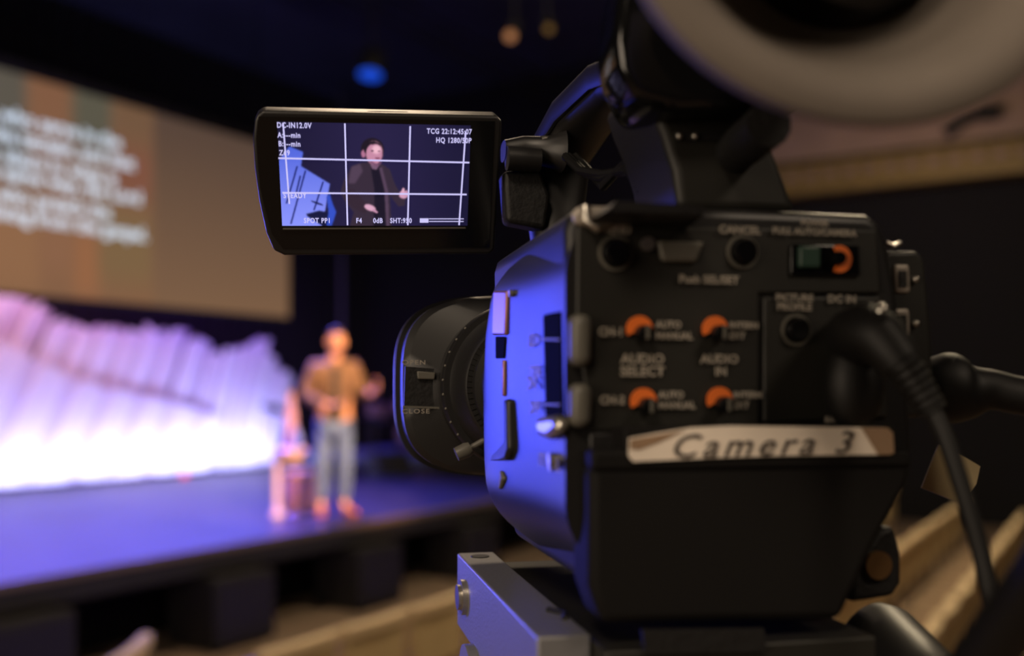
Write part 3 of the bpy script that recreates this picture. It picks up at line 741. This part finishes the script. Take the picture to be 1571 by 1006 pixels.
for s, px, py, sz in (('CH-1', 918, 509, .0036), ('AUTO', 1006, 498, .0030), ('MANUAL', 1006, 515, .0030), ('INTERN', 1119, 499, .0028), ('EXT', 1119, 515, .0030),
                      ('CH-2', 920, 614, .0036), ('AUTO', 1010, 606, .0030), ('MANUAL', 1010, 622, .0030), ('INTERN', 1125, 606, .0028), ('EXT', 1125, 622, .0030)):
    rear_text(s, px, py, sz, xs=1.0, align='LEFT')
# the white name strip
tp_ = [(966, 672), (1010, 664), (1060, 656), (1120, 653), (1362, 656), (1370, 664), (1372, 694), (1366, 697), (1200, 699), (1100, 702), (972, 708), (965, 700)]
ts = L().prism([K(px, py, .2745) for px, py in tp_], (0, .0008, 0)).done('name_strip', M['tape'], VC, smooth=False)
L().prism([K(px, py, .2742) for px, py in ((1322, 656), (1362, 656), (1370, 664), (1372, 694), (1366, 697), (1348, 697))], (0, .0003, 0)).done('bare_end', M['tapeold'], ts, smooth=False)
L().prism([K(px, py, .2742) for px, py in ((967, 674), (1050, 660), (1012, 678), (980, 690), (967, 688))], (0, .0003, 0)).done('torn_corner', M['tapeold'], ts, smooth=False)
o = rear_text('Camera 3', 1168, 683, .0098, 'ink', bold=.00005, xs=1.25, shear=.35, space=1.25, rot=rad(-.6), b=.2740, name='handwriting'); o.parent = ts
# a filler ledge that carries the strip and joins panel and battery
plate([(908, 690), (1398, 690), (1402, 716), (908, 722)], .2755, .014, M['battery'], 'strip_ledge', bevel=.0015)
plate([(958, 655), (1374, 652), (1378, 700), (960, 712)], .2754, .013, M['battery'], 'strip_ledge', bevel=.0008)
# connector block at the right rear
cb = L().rings([[K(px, py, .296) for px, py in ((1358, 385), (1408, 384), (1420, 400), (1430, 520), (1436, 640), (1365, 640))], [K(px, py, .296) + Vector((0, .05, 0)) for px, py in ((1358, 385), (1408, 384), (1420, 400), (1430, 520), (1436, 640), (1365, 640))]]).done('connector_block', M['panel'], VC, bevel=.0015)
for py, h in ((427, 22), (495, 22)):
    poly = [(1372, py - h), (1396, py - h), (1398, py + h), (1374, py + h)]
    so_ = plate(poly, .2950, .002, M['edge'], 'socket', bevel=.0018)
    L().prism([K(px, y, .2944) for px, y in ((1380, py - 12), (1391, py - 12), (1392, py + 13), (1381, py + 13))], (0, .0008, 0)).done('socket_hole', M['black'], so_)
    L().ball(K(1405, py + 1, .2950), .0012).done('screw', M['silver'], VC)
L().tube([K(1360, 372, .297), K(1370, 377, .296), K(1381, 372, .297)], .0008, 8).done('hook', M['silver'], VC)
# lower right lug with brass screw
L().prism([K(px, py, .296) for px, py in ((1350, 812), (1372, 806), (1384, 850), (1384, 895), (1372, 915), (1305, 925), (1310, 870))], (0, .02, 0)).done('rear_lug', M['black'], VC, bevel=.002)
L().disc(K(1345, 866, .2958), (0, -1, 0), .0048, .0016).done('lug_screw', M['brass'], VC)
# lens: barrel, focus ring, flange, rectangular hood
LA = K(805, 592, .42); la, lcz = LA.x, LA.z
def lprof(pr, n=64): m = L(); m.rings([[(la + r_ * math.cos(2 * pi * k / n), b_, lcz + r_ * math.sin(2 * pi * k / n)) for k in range(n)] for r_, b_ in pr]); return m
lprof([(.024, .38), (.024, .398), (.0262, .3985), (.0262, .404)]).done('lens_barrel', M['shell'], VC)
m = lprof([(.0285, .404), (.0295, .405), (.0305, .411), (.0335, .417), (.034, .418)])
for k in range(72):
    a = 2 * pi * k / 72; e = Vector((math.cos(a), 0, math.sin(a))); tdir = Vector((-math.sin(a), 0, math.cos(a))) * .0006
    c = Vector((la, .4036, lcz)) + e * .0272
    m.hexa([c - tdir - e * .0012, c + tdir - e * .0012, c + tdir + e * .0012, c - tdir + e * .0012] + [p + ax * .0012 for p in (c - tdir - e * .0012, c + tdir - e * .0012, c + tdir + e * .0012, c - tdir + e * .0012)])
m.done('focus_ring', M['shell'], VC)
fl = lprof([(.0345, .4175), (.0362, .4175), (.0372, .419), (.0372, .4235), (.0355, .426)]).done('hood_flange', M['shell'], VC)
for k in range(9):
    a = pi - .75 + k * .17; L().ball((la + .0366 * math.cos(a), .4180, lcz + .0366 * math.sin(a)), (.0007, .0007, .0007), 1).done('index_dot', M['key'], fl)
def hood_ring(s, b_, ex=3.4, n=96, r0=None, mix=0.0):
    out = []
    hc = K(805, 592, .46)
    for k in range(n):
        a = 2 * pi * k / n; ca, sa = math.cos(a), math.sin(a)
        X = .0628 * math.copysign(abs(ca) ** (2 / ex), ca) * s; Z = .0430 * math.copysign(abs(sa) ** (2 / ex), sa) * s
        rx, rz_ = .036 * ca, .036 * sa
        out.append((hc.x * (1 - mix) + la * mix + X * (1 - mix) + rx * mix, b_, hc.z * (1 - mix) + lcz * mix + Z * (1 - mix) + rz_ * mix))
    return out
L().rings([hood_ring(1, .424, mix=1.0), hood_ring(1.0, .4345, mix=.97), hood_ring(.93, .4385, mix=.04), hood_ring(.965, .4415), hood_ring(.968, .453), hood_ring(.965, .4545),
           hood_ring(1.0, .4548), hood_ring(1.0, .4565), hood_ring(.985, .457), hood_ring(.985, .4575), hood_ring(1.005, .458), hood_ring(1.005, .462), hood_ring(.95, .463), hood_ring(.9, .45)]).done('lens_hood', M['shell'], VC, angle=30)
lprof([(.030, .452), (.028, .455), (.018, .4575), (.004, .4585)]).done('front_glass', M['gloss'], VC)
def hp(px, py, b): return K(px, py, b)
hb = .4362
L().prism([hp(px, py, hb - .001) for px, py in ((622, 562), (672, 566), (673, 624), (620, 622))], (0, .004, 0)).done('shutter_slot', M['black'], VC)
L().prism([hp(px, py, hb - .0016) for px, py in ((618, 622), (674, 624), (674, 627), (618, 625))], (0, .001, 0)).done('slot_edge', M['key'], VC)
L().prism([hp(px, py, hb - .003) for px, py in ((640, 569), (668, 571), (667, 582), (641, 581))], (0, .002, 0)).done('shutter_lever', M['key'], VC, bevel=.0005)
for s, px, py in (('OPEN', 635, 556), ('CLOSE', 638, 631)):
    p = hp(px, py, hb - .0022) - ROOT
    text_mesh('printed_label', s, .0028, Matrix.Translation(p) @ Matrix.Rotation(pi / 2, 4, 'X'), M['print'], VC, bold=.00003, xs=1.3, space=1.2)
kn = L().tube([K(700, 697, .412), K(716, 690, .412), K(722, 687, .412)], [.0030, .0034, .0028], 14).done('lens_knob', M['key'], VC)
L().tube([K(720, 688, .412), K(748, 672, .410)], .0013, 10).done('lens_knob_stem', M['key'], kn)

# top handle: rear post, grip, front post
def sec(c, wx, wz, n=16, e=2.6, up=Vector((0, 0, 1)), side=Vector((1, 0, 0))):
    out = []
    for k in range(n):
        a = 2 * pi * k / n; ca, sa = math.cos(a), math.sin(a)
        out.append(Vector(c) + side * wx * math.copysign(abs(ca) ** (2 / e), ca) + up * wz * math.copysign(abs(sa) ** (2 / e), sa))
    return out
post = [(1042, 320), (1034, 262), (1016, 205), (1000, 168), (985, 120), (1120, 110), (1150, 160), (1178, 205), (1196, 250), (1224, 326)]
L().prism([K(px, py, .300) for px, py in post], (0, .042, 0)).done('handle_post', M['panel'], VC, bevel=.003, seg=4)
L().prism([K(px, py, .2990) for px, py in ((1035, 202), (1150, 204), (1152, 216), (1040, 215))], (0, .0015, 0)).done('screw_recess', M['black'], VC, bevel=.0005)
for px in (1042, 1066, 1122, 1148): L().ball(K(px, 209, .2986), .0011).done('screw', M['silver'], VC)
g = [Vector((.140, .300, .108)), Vector((.132, .335, .118)), Vector((.124, .372, .122)), Vector((.117, .400, .116)), Vector((.112, .420, .104)), Vector((.110, .424, .08)), Vector((.112, .415, .052))]
ups = [Vector((0, .2, 1)), Vector((0, .1, 1)), Vector((0, 0, 1)), Vector((0, .3, .9)), Vector((0, .8, .6)), Vector((0, 1, 0)), Vector((0, 1, -.2))]
L().rings([sec(p, .013, .0085 if i < 5 else .010, up=u_.normalized()) for i, (p, u_) in enumerate(zip(g, ups))]).done('handle_grip', M['shell'], VC)
L().rings([sec(p + Vector((-.0135, 0, .002)), .0018, .005, n=10, up=u_.normalized()) for p, u_ in list(zip(g, ups))[1:5]]).done('grip_button_strip', M['shell'], VC)
# cable bundle under the grip
for i, (mt_, off) in enumerate((('cable', 0), ('cable', .006), ('brass', .003), ('cable', -.006))):
    L().tube([K(868 + i * 5, 240, .395), K(890 + i * 8, 262 + i * 4, .375), K(925, 268 + i * 6, .36), K(962, 262 - i * 5, .345), K(985, 285 + i * 3, .335)], .0018 if mt_ == 'cable' else .0005, 8).done('cable_loop', M[mt_], VC)
# viewfinder: tube, joint, grey rubber eyecup
vb = [K(950, 0, .285), K(946, 60, .285), K(952, 105, .285), K(978, 150, .285), K(1040, 168, .285), K(1250, 160, .285), K(1330, 60, .285), K(1330, -150, .285), K(1180, -260, .285), K(1000, -200, .285)]
L().rings([[p for p in vb], [p + Vector((0, .02, 0)) for p in vb], [p + (Vector((.17, .33, .1)) - p) * .25 + Vector((0, .05, 0)) for p in vb]]).done('viewfinder', M['gloss'], VC, bevel=.004, seg=4)
EC = K(1326, -128, .19); px_m = (K(1426, -128, .19) - EC).length / 100
def er(s, b_, dx=0.0, dz=0.0, k=1.0):
    c = Vector((EC.x + dx, b_, EC.z + dz))
    return [c + Vector((356 * px_m * s * math.cos(2 * pi * i / 64), 0, 283 * px_m * s * k * math.sin(2 * pi * i / 64))) for i in range(64)]
L().rings([er(.45, .262, .020, .016), er(.54, .240, .017, .013), er(.68, .222, .010, .008), er(.84, .205, .003, .002), er(.96, .196), er(1.0, .1915), er(.99, .1895), er(.93, .1878), er(.84, .188), er(.76, .191), er(.71, .197), er(.69, .208, .003, .003), er(.63, .225, .010, .009), er(.52, .240, .018, .015), er(.42, .246, .021, .018)]).done('eyecup', M['rubber'], VC)
L().rings([er(.47, .2455, .024, .018), er(.44, .232, .025, .018), er(.36, .229, .025, .018)]).done('eyepiece', M['gloss'], VC)
L().tube([K(1180, 190, .27), K(1120, 240, .305)], .007, 12).done('viewfinder_bracket', M['black'], VC)

# monitor on its arm
def arm():
    L().rings([sec(p, w_, h_, side=Vector((0, 1, 0)), up=Vector((0, 0, 1))) for p, w_, h_ in ((K(772, 232, .412), .006, .0045), (K(800, 230, .412), .0075, .0055), (K(835, 232, .41), .0075, .006), (K(862, 232, .405), .010, .009))]).done('monitor_arm', M['shell'], VC)
    L().tube([K(778, 243, .405), K(828, 246, .405)], .0052, 16).done('hinge_barrel', M['shell'], VC)
    L().tube([K(830, 216, .406), K(850, 216, .406)], .0022, 10).done('hinge_cap', M['silver'], VC)
    L().prism([K(px, py, .408) for px, py in ((772, 262), (830, 258), (845, 300), (838, 352), (778, 340))], (0, .012, 0)).done('hinge_bracket', M['black'], VC, bevel=.002)
arm()
TILT = rad(25)
LC = K(579.5, 276, .4075)
LM = Matrix.Translation(LC - ROOT) @ Matrix.Rotation(TILT, 4, 'X') @ Matrix.Rotation(rad(-2.1), 4, 'Y')
u1 = .0770 / 292          # metres per photo pixel on the monitor
def lp(px, py, d=0.0): return LM @ Vector(((px - 578) * u1, -d, (276 - py) * u1 * 1.02))
def lmesh(poly, d0, d1, name, mt, par=VC, bevel=0.0, smooth=True):
    m = MB(); m.rings([[lp(x, y, d0) for x, y in poly], [lp(x, y, d1) for x, y in poly]]); return m.done(name, mt, par, bevel=bevel, smooth=smooth)
def rr(x0, y0, x1, y1, r, n=5, bow=0.0):
    out = []
    for cx, cy, a0 in ((x1 - r, y0 + r, -pi / 2), (x1 - r, y1 - r, 0), (x0 + r, y1 - r, pi / 2), (x0 + r, y0 + r, pi)):
        for k in range(n + 1):
            a = a0 + k * pi / 2 / n; x, y = cx + r * math.cos(a), cy + r * math.sin(a)
            out.append((x, y))
    return out
outl = [(408, 176), (764, 176), (772, 184), (770, 388), (762, 396), (430, 396), (414, 388), (404, 360), (396, 310), (392, 260), (392, 215), (396, 190), (400, 182)]
lh = lmesh(outl, -.0110, 0.0, 'monitor_housing', M['shell'], bevel=.0011)
lmesh([(402, 184), (760, 184), (760, 384), (428, 384), (412, 360), (398, 290), (397, 215)], 0.0, .0003, 'bezel', M['gloss'], lh)
m = MB(); m.rings([[LM @ Vector((x * u1, y_, z * u1)) for x, y_ in ((-14, -.0005 + .004), (48, .0035), (48, .006), (-14, .006))] for z in (99.5, 102)]); m.done('latch_slot', M['black'], lh)
t_ = text_mesh('printed_label', 'VIDEO', .002, LM @ Matrix.Translation((155 * u1, .005, 102.5 * u1)), M['black'], lh); 
# the picture on the monitor, in the units of its own sheet (0..1095 across, 0..590 down)
NX, NZ = 365, 197
gx, gy = np.meshgrid(np.arange(NX + 1) * 3.0, (NZ - np.arange(NZ + 1)) * 3.0)
pic = np.zeros(gx.shape + (3,)); pic[:] = lc(17, 16, 50)
pic += (np.exp(-((gx - 560) / 380) ** 2)[..., None]) * lc(38, 30, 66) * .5
def inpoly(poly):
    ins = np.zeros(gx.shape, bool); n = len(poly)
    for i in range(n):
        x0, y0 = poly[i]; x1, y1 = poly[(i + 1) % n]
        if y0 == y1: continue
        c = ((y0 > gy) != (y1 > gy)) & (gx < (x1 - x0) * (gy - y0) / (y1 - y0) + x0); ins ^= c
    return ins
def blur(a, n):
    for _ in range(n):
        p = np.pad(a, 1, mode='edge')
        a = (p[1:-1, 1:-1] * 4 + p[:-2, 1:-1] + p[2:, 1:-1] + p[1:-1, :-2] + p[1:-1, 2:]) / 8
    return a
def paint(mask, col, soft=2):
    global pic
    k = blur(mask.astype(float), soft * 2 + 3)[..., None]; pic = pic * (1 - k) + np.asarray(col) * k
def ell(cx, cy, rx, ry, an=0.0):
    dx, dy = gx - cx, gy - cy; ca, sa = math.cos(an), math.sin(an)
    return ((dx * ca + dy * sa) / rx) ** 2 + ((-dx * sa + dy * ca) / ry) ** 2 < 1
def z(*pts): return [(x - 185, y - 180) for x, y in pts]
kk = np.clip(gy / 590, 0, 1)[..., None]
paint(inpoly(z((180, 400), (245, 315), (320, 345), (305, 425), (465, 525), (448, 610), (415, 775), (180, 775))), lc(40, 80, 210) * (1 - kk) + lc(140, 150, 255) * kk, 2)
for a_, b_ in (((285, 425), (215, 640)), ((330, 450), (235, 760)), ((428, 512), (370, 680)), ((300, 480), (270, 590))):
    x0, y0 = a_; x1, y1 = b_
    paint(inpoly(z((x0 - 5, y0), (x0 + 5, y0), (x1 + 5, y1), (x1 - 5, y1))), lc(18, 30, 110), 1)
paint(inpoly(z((325, 700), (400, 680), (455, 690), (480, 775), (420, 775), (330, 715))), lc(10, 18, 60), 2)
paint(ell(390 - 185, 637 - 180, 38, 6, .35), lc(14, 22, 80), 1)
paint(inpoly(z((445, 600), (462, 580), (478, 640), (498, 690), (470, 770), (440, 770), (455, 690))), lc(50, 80, 200), 3)
# figure
paint(inpoly(z((592, 425), (650, 402), (705, 396), (770, 410), (812, 440), (835, 510), (870, 575), (905, 590), (900, 650), (862, 655), (812, 590), (818, 700), (822, 775), (575, 775), (600, 690), (560, 640), (525, 575), (548, 500))), lc(52, 40, 58), 2)
paint(inpoly(z((560, 560), (600, 555), (690, 660), (668, 700), (600, 668), (545, 610))), lc(50, 36, 52), 2)
paint(inpoly(z((592, 425), (640, 408), (655, 450), (610, 520), (570, 520))), lc(80, 62, 84), 5)
paint(inpoly(z((700, 420), (760, 425), (778, 520), (790, 775), (715, 775), (722, 560))), lc(20, 16, 38), 3)
paint(inpoly(z((750, 430), (766, 425), (800, 560), (808, 775), (792, 775), (782, 560))), lc(84, 64, 88), 3)
paint(inpoly(z((700, 412), (722, 400), (748, 415), (735, 440), (712, 436))), lc(120, 90, 116), 2)
paint(ell(712 - 185, 322 - 180, 66, 62), lc(26, 18, 34), 2)
paint(ell(722 - 185, 345 - 180, 47, 66), lc(200, 138, 166), 3)
paint(ell(735 - 185, 325 - 180, 24, 24), lc(242, 186, 205), 6)
paint(ell(661 - 185, 350 - 180, 12, 22), lc(180, 115, 148), 2)
paint(inpoly(z((662, 300), (680, 282), (720, 275), (758, 290), (765, 310), (740, 296), (700, 298), (680, 322), (674, 350), (664, 340))), lc(26, 18, 34), 2)
paint(ell(712 - 185, 333 - 180, 9, 4), lc(70, 40, 60), 1); paint(ell(750 - 185, 335 - 180, 8, 4), lc(70, 40, 60), 1)
paint(ell(741 - 185, 374 - 180, 15, 5), lc(120, 60, 84), 1)
paint(inpoly(z((690, 385), (745, 410), (765, 385), (760, 405), (735, 425), (700, 405))), lc(120, 80, 110), 3)
paint(ell(695 - 185, 663 - 180, 34, 17, .35), lc(222, 168, 196), 2)
paint(ell(725 - 185, 683 - 180, 18, 7, .6), lc(200, 145, 176), 1)
paint(ell(892 - 185, 585 - 180, 26, 22), lc(214, 160, 190), 2)
paint(inpoly(z((878, 570), (888, 545), (897, 548), (896, 575))), lc(224, 170, 196), 1)
paint(ell(907 - 185, 578 - 180, 8, 20, .2), lc(205, 150, 182), 1)
X0, Z0 = (428.5 - 578), (276 - 349)
P0 = LM @ Vector((X0 * u1, -.0005, Z0 * u1)); PX_ = LM @ Vector(((722.5 - 578) * u1, -.0005, Z0 * u1)); PZ_ = LM @ Vector((X0 * u1, -.0005, (276 - 189) * u1))
scn = picture_grid('lcd_screen', lh, NX, NZ, P0, PX_ - P0, PZ_ - P0, pic, M['lcd'])
def sp2(zx, zy, d=.0008):       # a position on the sheet
    return LM @ Vector(((X0 + (zx - 185) / 1095 * 294) * u1, -d, (276 - 189 - (zy - 180) / 590 * 160) * u1))
def line(x0, y0, x1, y1, w_=4.5):
    d = Vector((x1 - x0, y1 - y0)).normalized(); n = Vector((-d.y, d.x)) * w_
    m = MB(); q = [(x0 + n.x, y0 + n.y), (x1 + n.x, y1 + n.y), (x1 - n.x, y1 - n.y), (x0 - n.x, y0 - n.y)]
    m.hexa([sp2(x, y, .0007) for x, y in q] + [sp2(x, y, .0010) for x, y in q]); return m.done('guide_line', M['osd'], lh, smooth=False)
for a_ in ((217, 185, 232, 640), (558, 182, 562, 765), (928, 190, 918, 765), (1250, 215, 1228, 765), (182, 380, 1278, 392), (195, 576, 1268, 580), (1045, 727, 1255, 727, 2), (1045, 743, 1255, 743, 2)): line(*a_)
def osd(s, zx, zy, h=30, align='LEFT', xs=.8, bold=.00008):
    hh = h / 590 * 160 * u1 * 1.38
    m4 = Matrix.Translation(sp2(zx, zy, .0012)) @ LM.to_3x3().to_4x4() @ Matrix.Rotation(pi / 2, 4, 'X')
    return text_mesh('lcd_text', s, hh, m4, M['osd'], lh, bold=bold, xs=xs, align=align, space=1.12)
for s, x, y, al in (('DC-IN12.0V', 182, 198, 'LEFT'), ('A:---min', 184, 252, 'LEFT'), ('B:---min', 186, 300, 'LEFT'), ('Z69', 188, 350, 'LEFT'), ('TCG 22:12:45:07', 1285, 216, 'RIGHT'), ('HQ 1280/50P', 1285, 266, 'RIGHT'),
                    ('STEADY', 200, 592, 'LEFT'), ('SPOT', 310, 738, 'LEFT'), ('PP1', 410, 738, 'LEFT'), ('F4', 612, 738, 'LEFT'), ('0dB', 712, 738, 'LEFT'), ('SHT:950', 812, 738, 'LEFT')):
    osd(s, x, y, align=al)
m = MB(); m.hexa([sp2(x, y, .0008) for x, y in ((990, 724), (1042, 724), (1042, 750), (990, 750))] + [sp2(x, y, .0010) for x, y in ((990, 724), (1042, 724), (1042, 750), (990, 750))]); m.done('lcd_box', M['osd'], lh, smooth=False)
m = MB(); m.hexa([sp2(x, y, .0006) for x, y in ((188, 783), (1268, 779), (1268, 785), (188, 790))] + [sp2(x, y, .0012) for x, y in ((188, 783), (1268, 779), (1268, 785), (188, 790))]); m.done('screen_lip', M['key'], lh, smooth=False)

# ------------------------------------------------------------------ cables
def cable(name, pts, r, label, sub_=14):
    # smooth the polyline
    P = [Vector(p) for p in pts]; out = []
    for i in range(len(P) - 1):
        p0, p1, p2, p3 = P[max(i - 1, 0)], P[i], P[i + 1], P[min(i + 2, len(P) - 1)]
        for k in range(8):
            t = k / 8; out.append(.5 * ((2 * p1) + (p2 - p0) * t + (2 * p0 - 5 * p1 + 4 * p2 - p3) * t * t + (3 * p1 - p0 - 3 * p2 + p3) * t ** 3))
    out.append(P[-1]); return out
pc = empty('power_cable', LW(*K(1300, 530, .28)), 'black power cable with an elbow plug hanging from the back of the video camera', 'cable', rz=rad(YAW + 12))
OFF2 = K(1300, 530, .28)
def P2():
    m = MB(); m.off = OFF2; return m
P2().tube([K(1310, 515, .289), K(1312, 515, .278), K(1330, 512, .268), K(1352, 520, .262), K(1383, 560, .258)], [.0085, .0092, .0095, .0078, .0062], 20).done('elbow_plug', M['cable'], pc)
P2().ball(K(1310, 590, .279), (.010, .008, .016)).done('plug_grip', M['cable'], pc)
m = P2(); q = cable('', [K(1377, 548, .258), K(1406, 590, .256), K(1432, 632, .254)], 0, '')
m.tube(q, [.0052 - .0016 * i / len(q) + (.0006 if i % 2 else 0) for i in range(len(q))], 16).done('strain_relief', M['cable'], pc)
P2().tube(cable('', [K(1428, 622, .254), K(1452, 675, .25), K(1480, 760, .246), K(1503, 840, .243), K(1522, 930, .240), K(1530, 1010, .24), K(1528, 1150, .25), K(1500, 1500, .27)], 0, ''), .0026, 12).done('cord', M['cable'], pc)
P2().ball(K(1353, 478, .262), (.0022, .0018, .003)).done('plug_screw', M['silver'], pc)
ac = empty('audio_cable', LW(*K(1450, 600, .32)), 'thick black cable with a bulbous plug leaving the camera to the right', 'cable', rz=rad(YAW + 12))
OFF3 = K(1450, 600, .32)
m = MB(); m.off = OFF3
m.tube(cable('', [K(1405, 585, .318), K(1435, 592, .315), K(1480, 600, .312), K(1520, 598, .308), K(1560, 606, .303), K(1620, 616, .296)], 0, ''), [.0068 + .0062 * math.exp(-((i - 11) / 8.5) ** 2) for i in range(41)], 20).done('plug', M['cable'], ac)
m = MB(); m.off = OFF3
m.tube(cable('', [K(1600, 614, .297), K(1680, 640, .29), K(1750, 760, .28), K(1760, 1000, .28), K(1740, 1500, .29)], 0, ''), .0058, 14).done('cord', M['cable'], ac)
tg = MB(); tg.off = K(1450, 700, .33)
tg.prism([K(px, py, .330 + dd) for px, py, dd in ((1440, 682, 0), (1462, 690, .001), (1504, 715, .003), (1498, 742, .003), (1478, 774, .002), (1414, 748, 0))], (0, .0006, 0))
to = tg.done('paper_tag', M['tag'], None, smooth=False); to.location = LW(*K(1450, 700, .33)); to.rotation_euler = (0, 0, rad(YAW + 12))
tag(to, 'small tan paper tag hanging by the cables behind the video camera', 'tag')

# ------------------------------------------------------------------ tripod
TOFF = Vector((.10, .36, -EYE))
tri = empty('tripod', LW(*TOFF), 'metal tripod with a long plate under the video camera', 'tripod', rz=rad(YAW + 12))
def T():
    m = MB(); m.off = TOFF; return m
# long slide plate, its left face towards the stage light
x0, x1 = .0690, .0860
T().box((x0, .288, -.1075), (x1, .446, -.0745)).done('slide_plate', M['greymetal'], tri, bevel=.0009)
T().box((x1 + .0005, .275, -.100), (.175, .43, -.0765)).done('plate_deck', M['panel'], tri, bevel=.001)
T().disc((x0, .423, -.0900), (-1, 0, 0), .0078, .0022, 28).done('side_bolt', M['silver'], tri)
T().disc((x0 - .0022, .423, -.0900), (-1, 0, 0), .0055, .0015, 24).done('side_bolt_head', M['silver'], tri)
T().disc(((x0 + x1) / 2, .434, -.0745), (0, 0, 1), .0042, .0004, 24).done('screw_hole', M['black'], tri)
T().tube([(x0 + .012, .322, -.0742), (x0 + .016, .315, -.0742), (x0 + .014, .308, -.0742)], .0012, 8).done('hole_edge', M['black'], tri)
T().prism([K(px, py, .2735) for px, py in ((985, 966), (1172, 964), (1176, 1000), (990, 1004))], (0, .0014, 0)).done('deck_slot', M['black'], tri)
T().tube([(.125, .37, -.101), (.125, .37, -.14), (.125, .37, -.16), (.125, .37, -.26)], [.045, .05, .055, .04], 32).done('fluid_head', M['black'], tri)
T().tube([(x0 - .004, .40, -.122), (.19, .40, -.122)], .017, 20).done('tilt_drum', M['greymetal'], tri)
for k, a in enumerate((.4, 2.5, 4.6)):
    e = Vector((math.cos(a), math.sin(a), 0)); c0 = Vector((.125, .37, -.27))
    lg = T().tube([c0 + e * .04, c0 + e * .30 + Vector((0, 0, -.85))], [.018, .018], 12).done('leg', M['black'], tri)
    T().tube([c0 + e * .29 + Vector((0, 0, -.82)), c0 + e * .55 + Vector((0, 0, -1.70))], [.013, .013], 12).done('lower_leg', M['greymetal'], lg)
    T().tube([c0 + e * .55 + Vector((0, 0, -1.69)), (c0 + e * .553).xy.to_3d() + Vector((0, 0, -EYE))], [.02, .026], 12).done('rubber_foot', M['black'], lg)
m = T(); m.tube([K(1330, 975, .318), K(1350, 990, .312), K(1440, 1085, .275)], [.0135, .0155, .0150], 28).done('pan_handle_clamp', M['shell'], tri)
T().tube([K(1285, 1000, .312), K(1345, 1012, .310)], .0085, 16).done('clamp_collar', M['greymetal'], tri)
T().tube([K(1640, 830, .17), K(1545, 960, .19), K(1440, 1110, .22), K(1380, 1250, .26)], [.0065, .0065, .0065, .0065], 20).done('pan_handle', M['cable'], tri)
T().tube([K(1400, 1190, .25), (.16, .33, -.16)], .009, 14).done('handle_joint', M['shell'], tri)
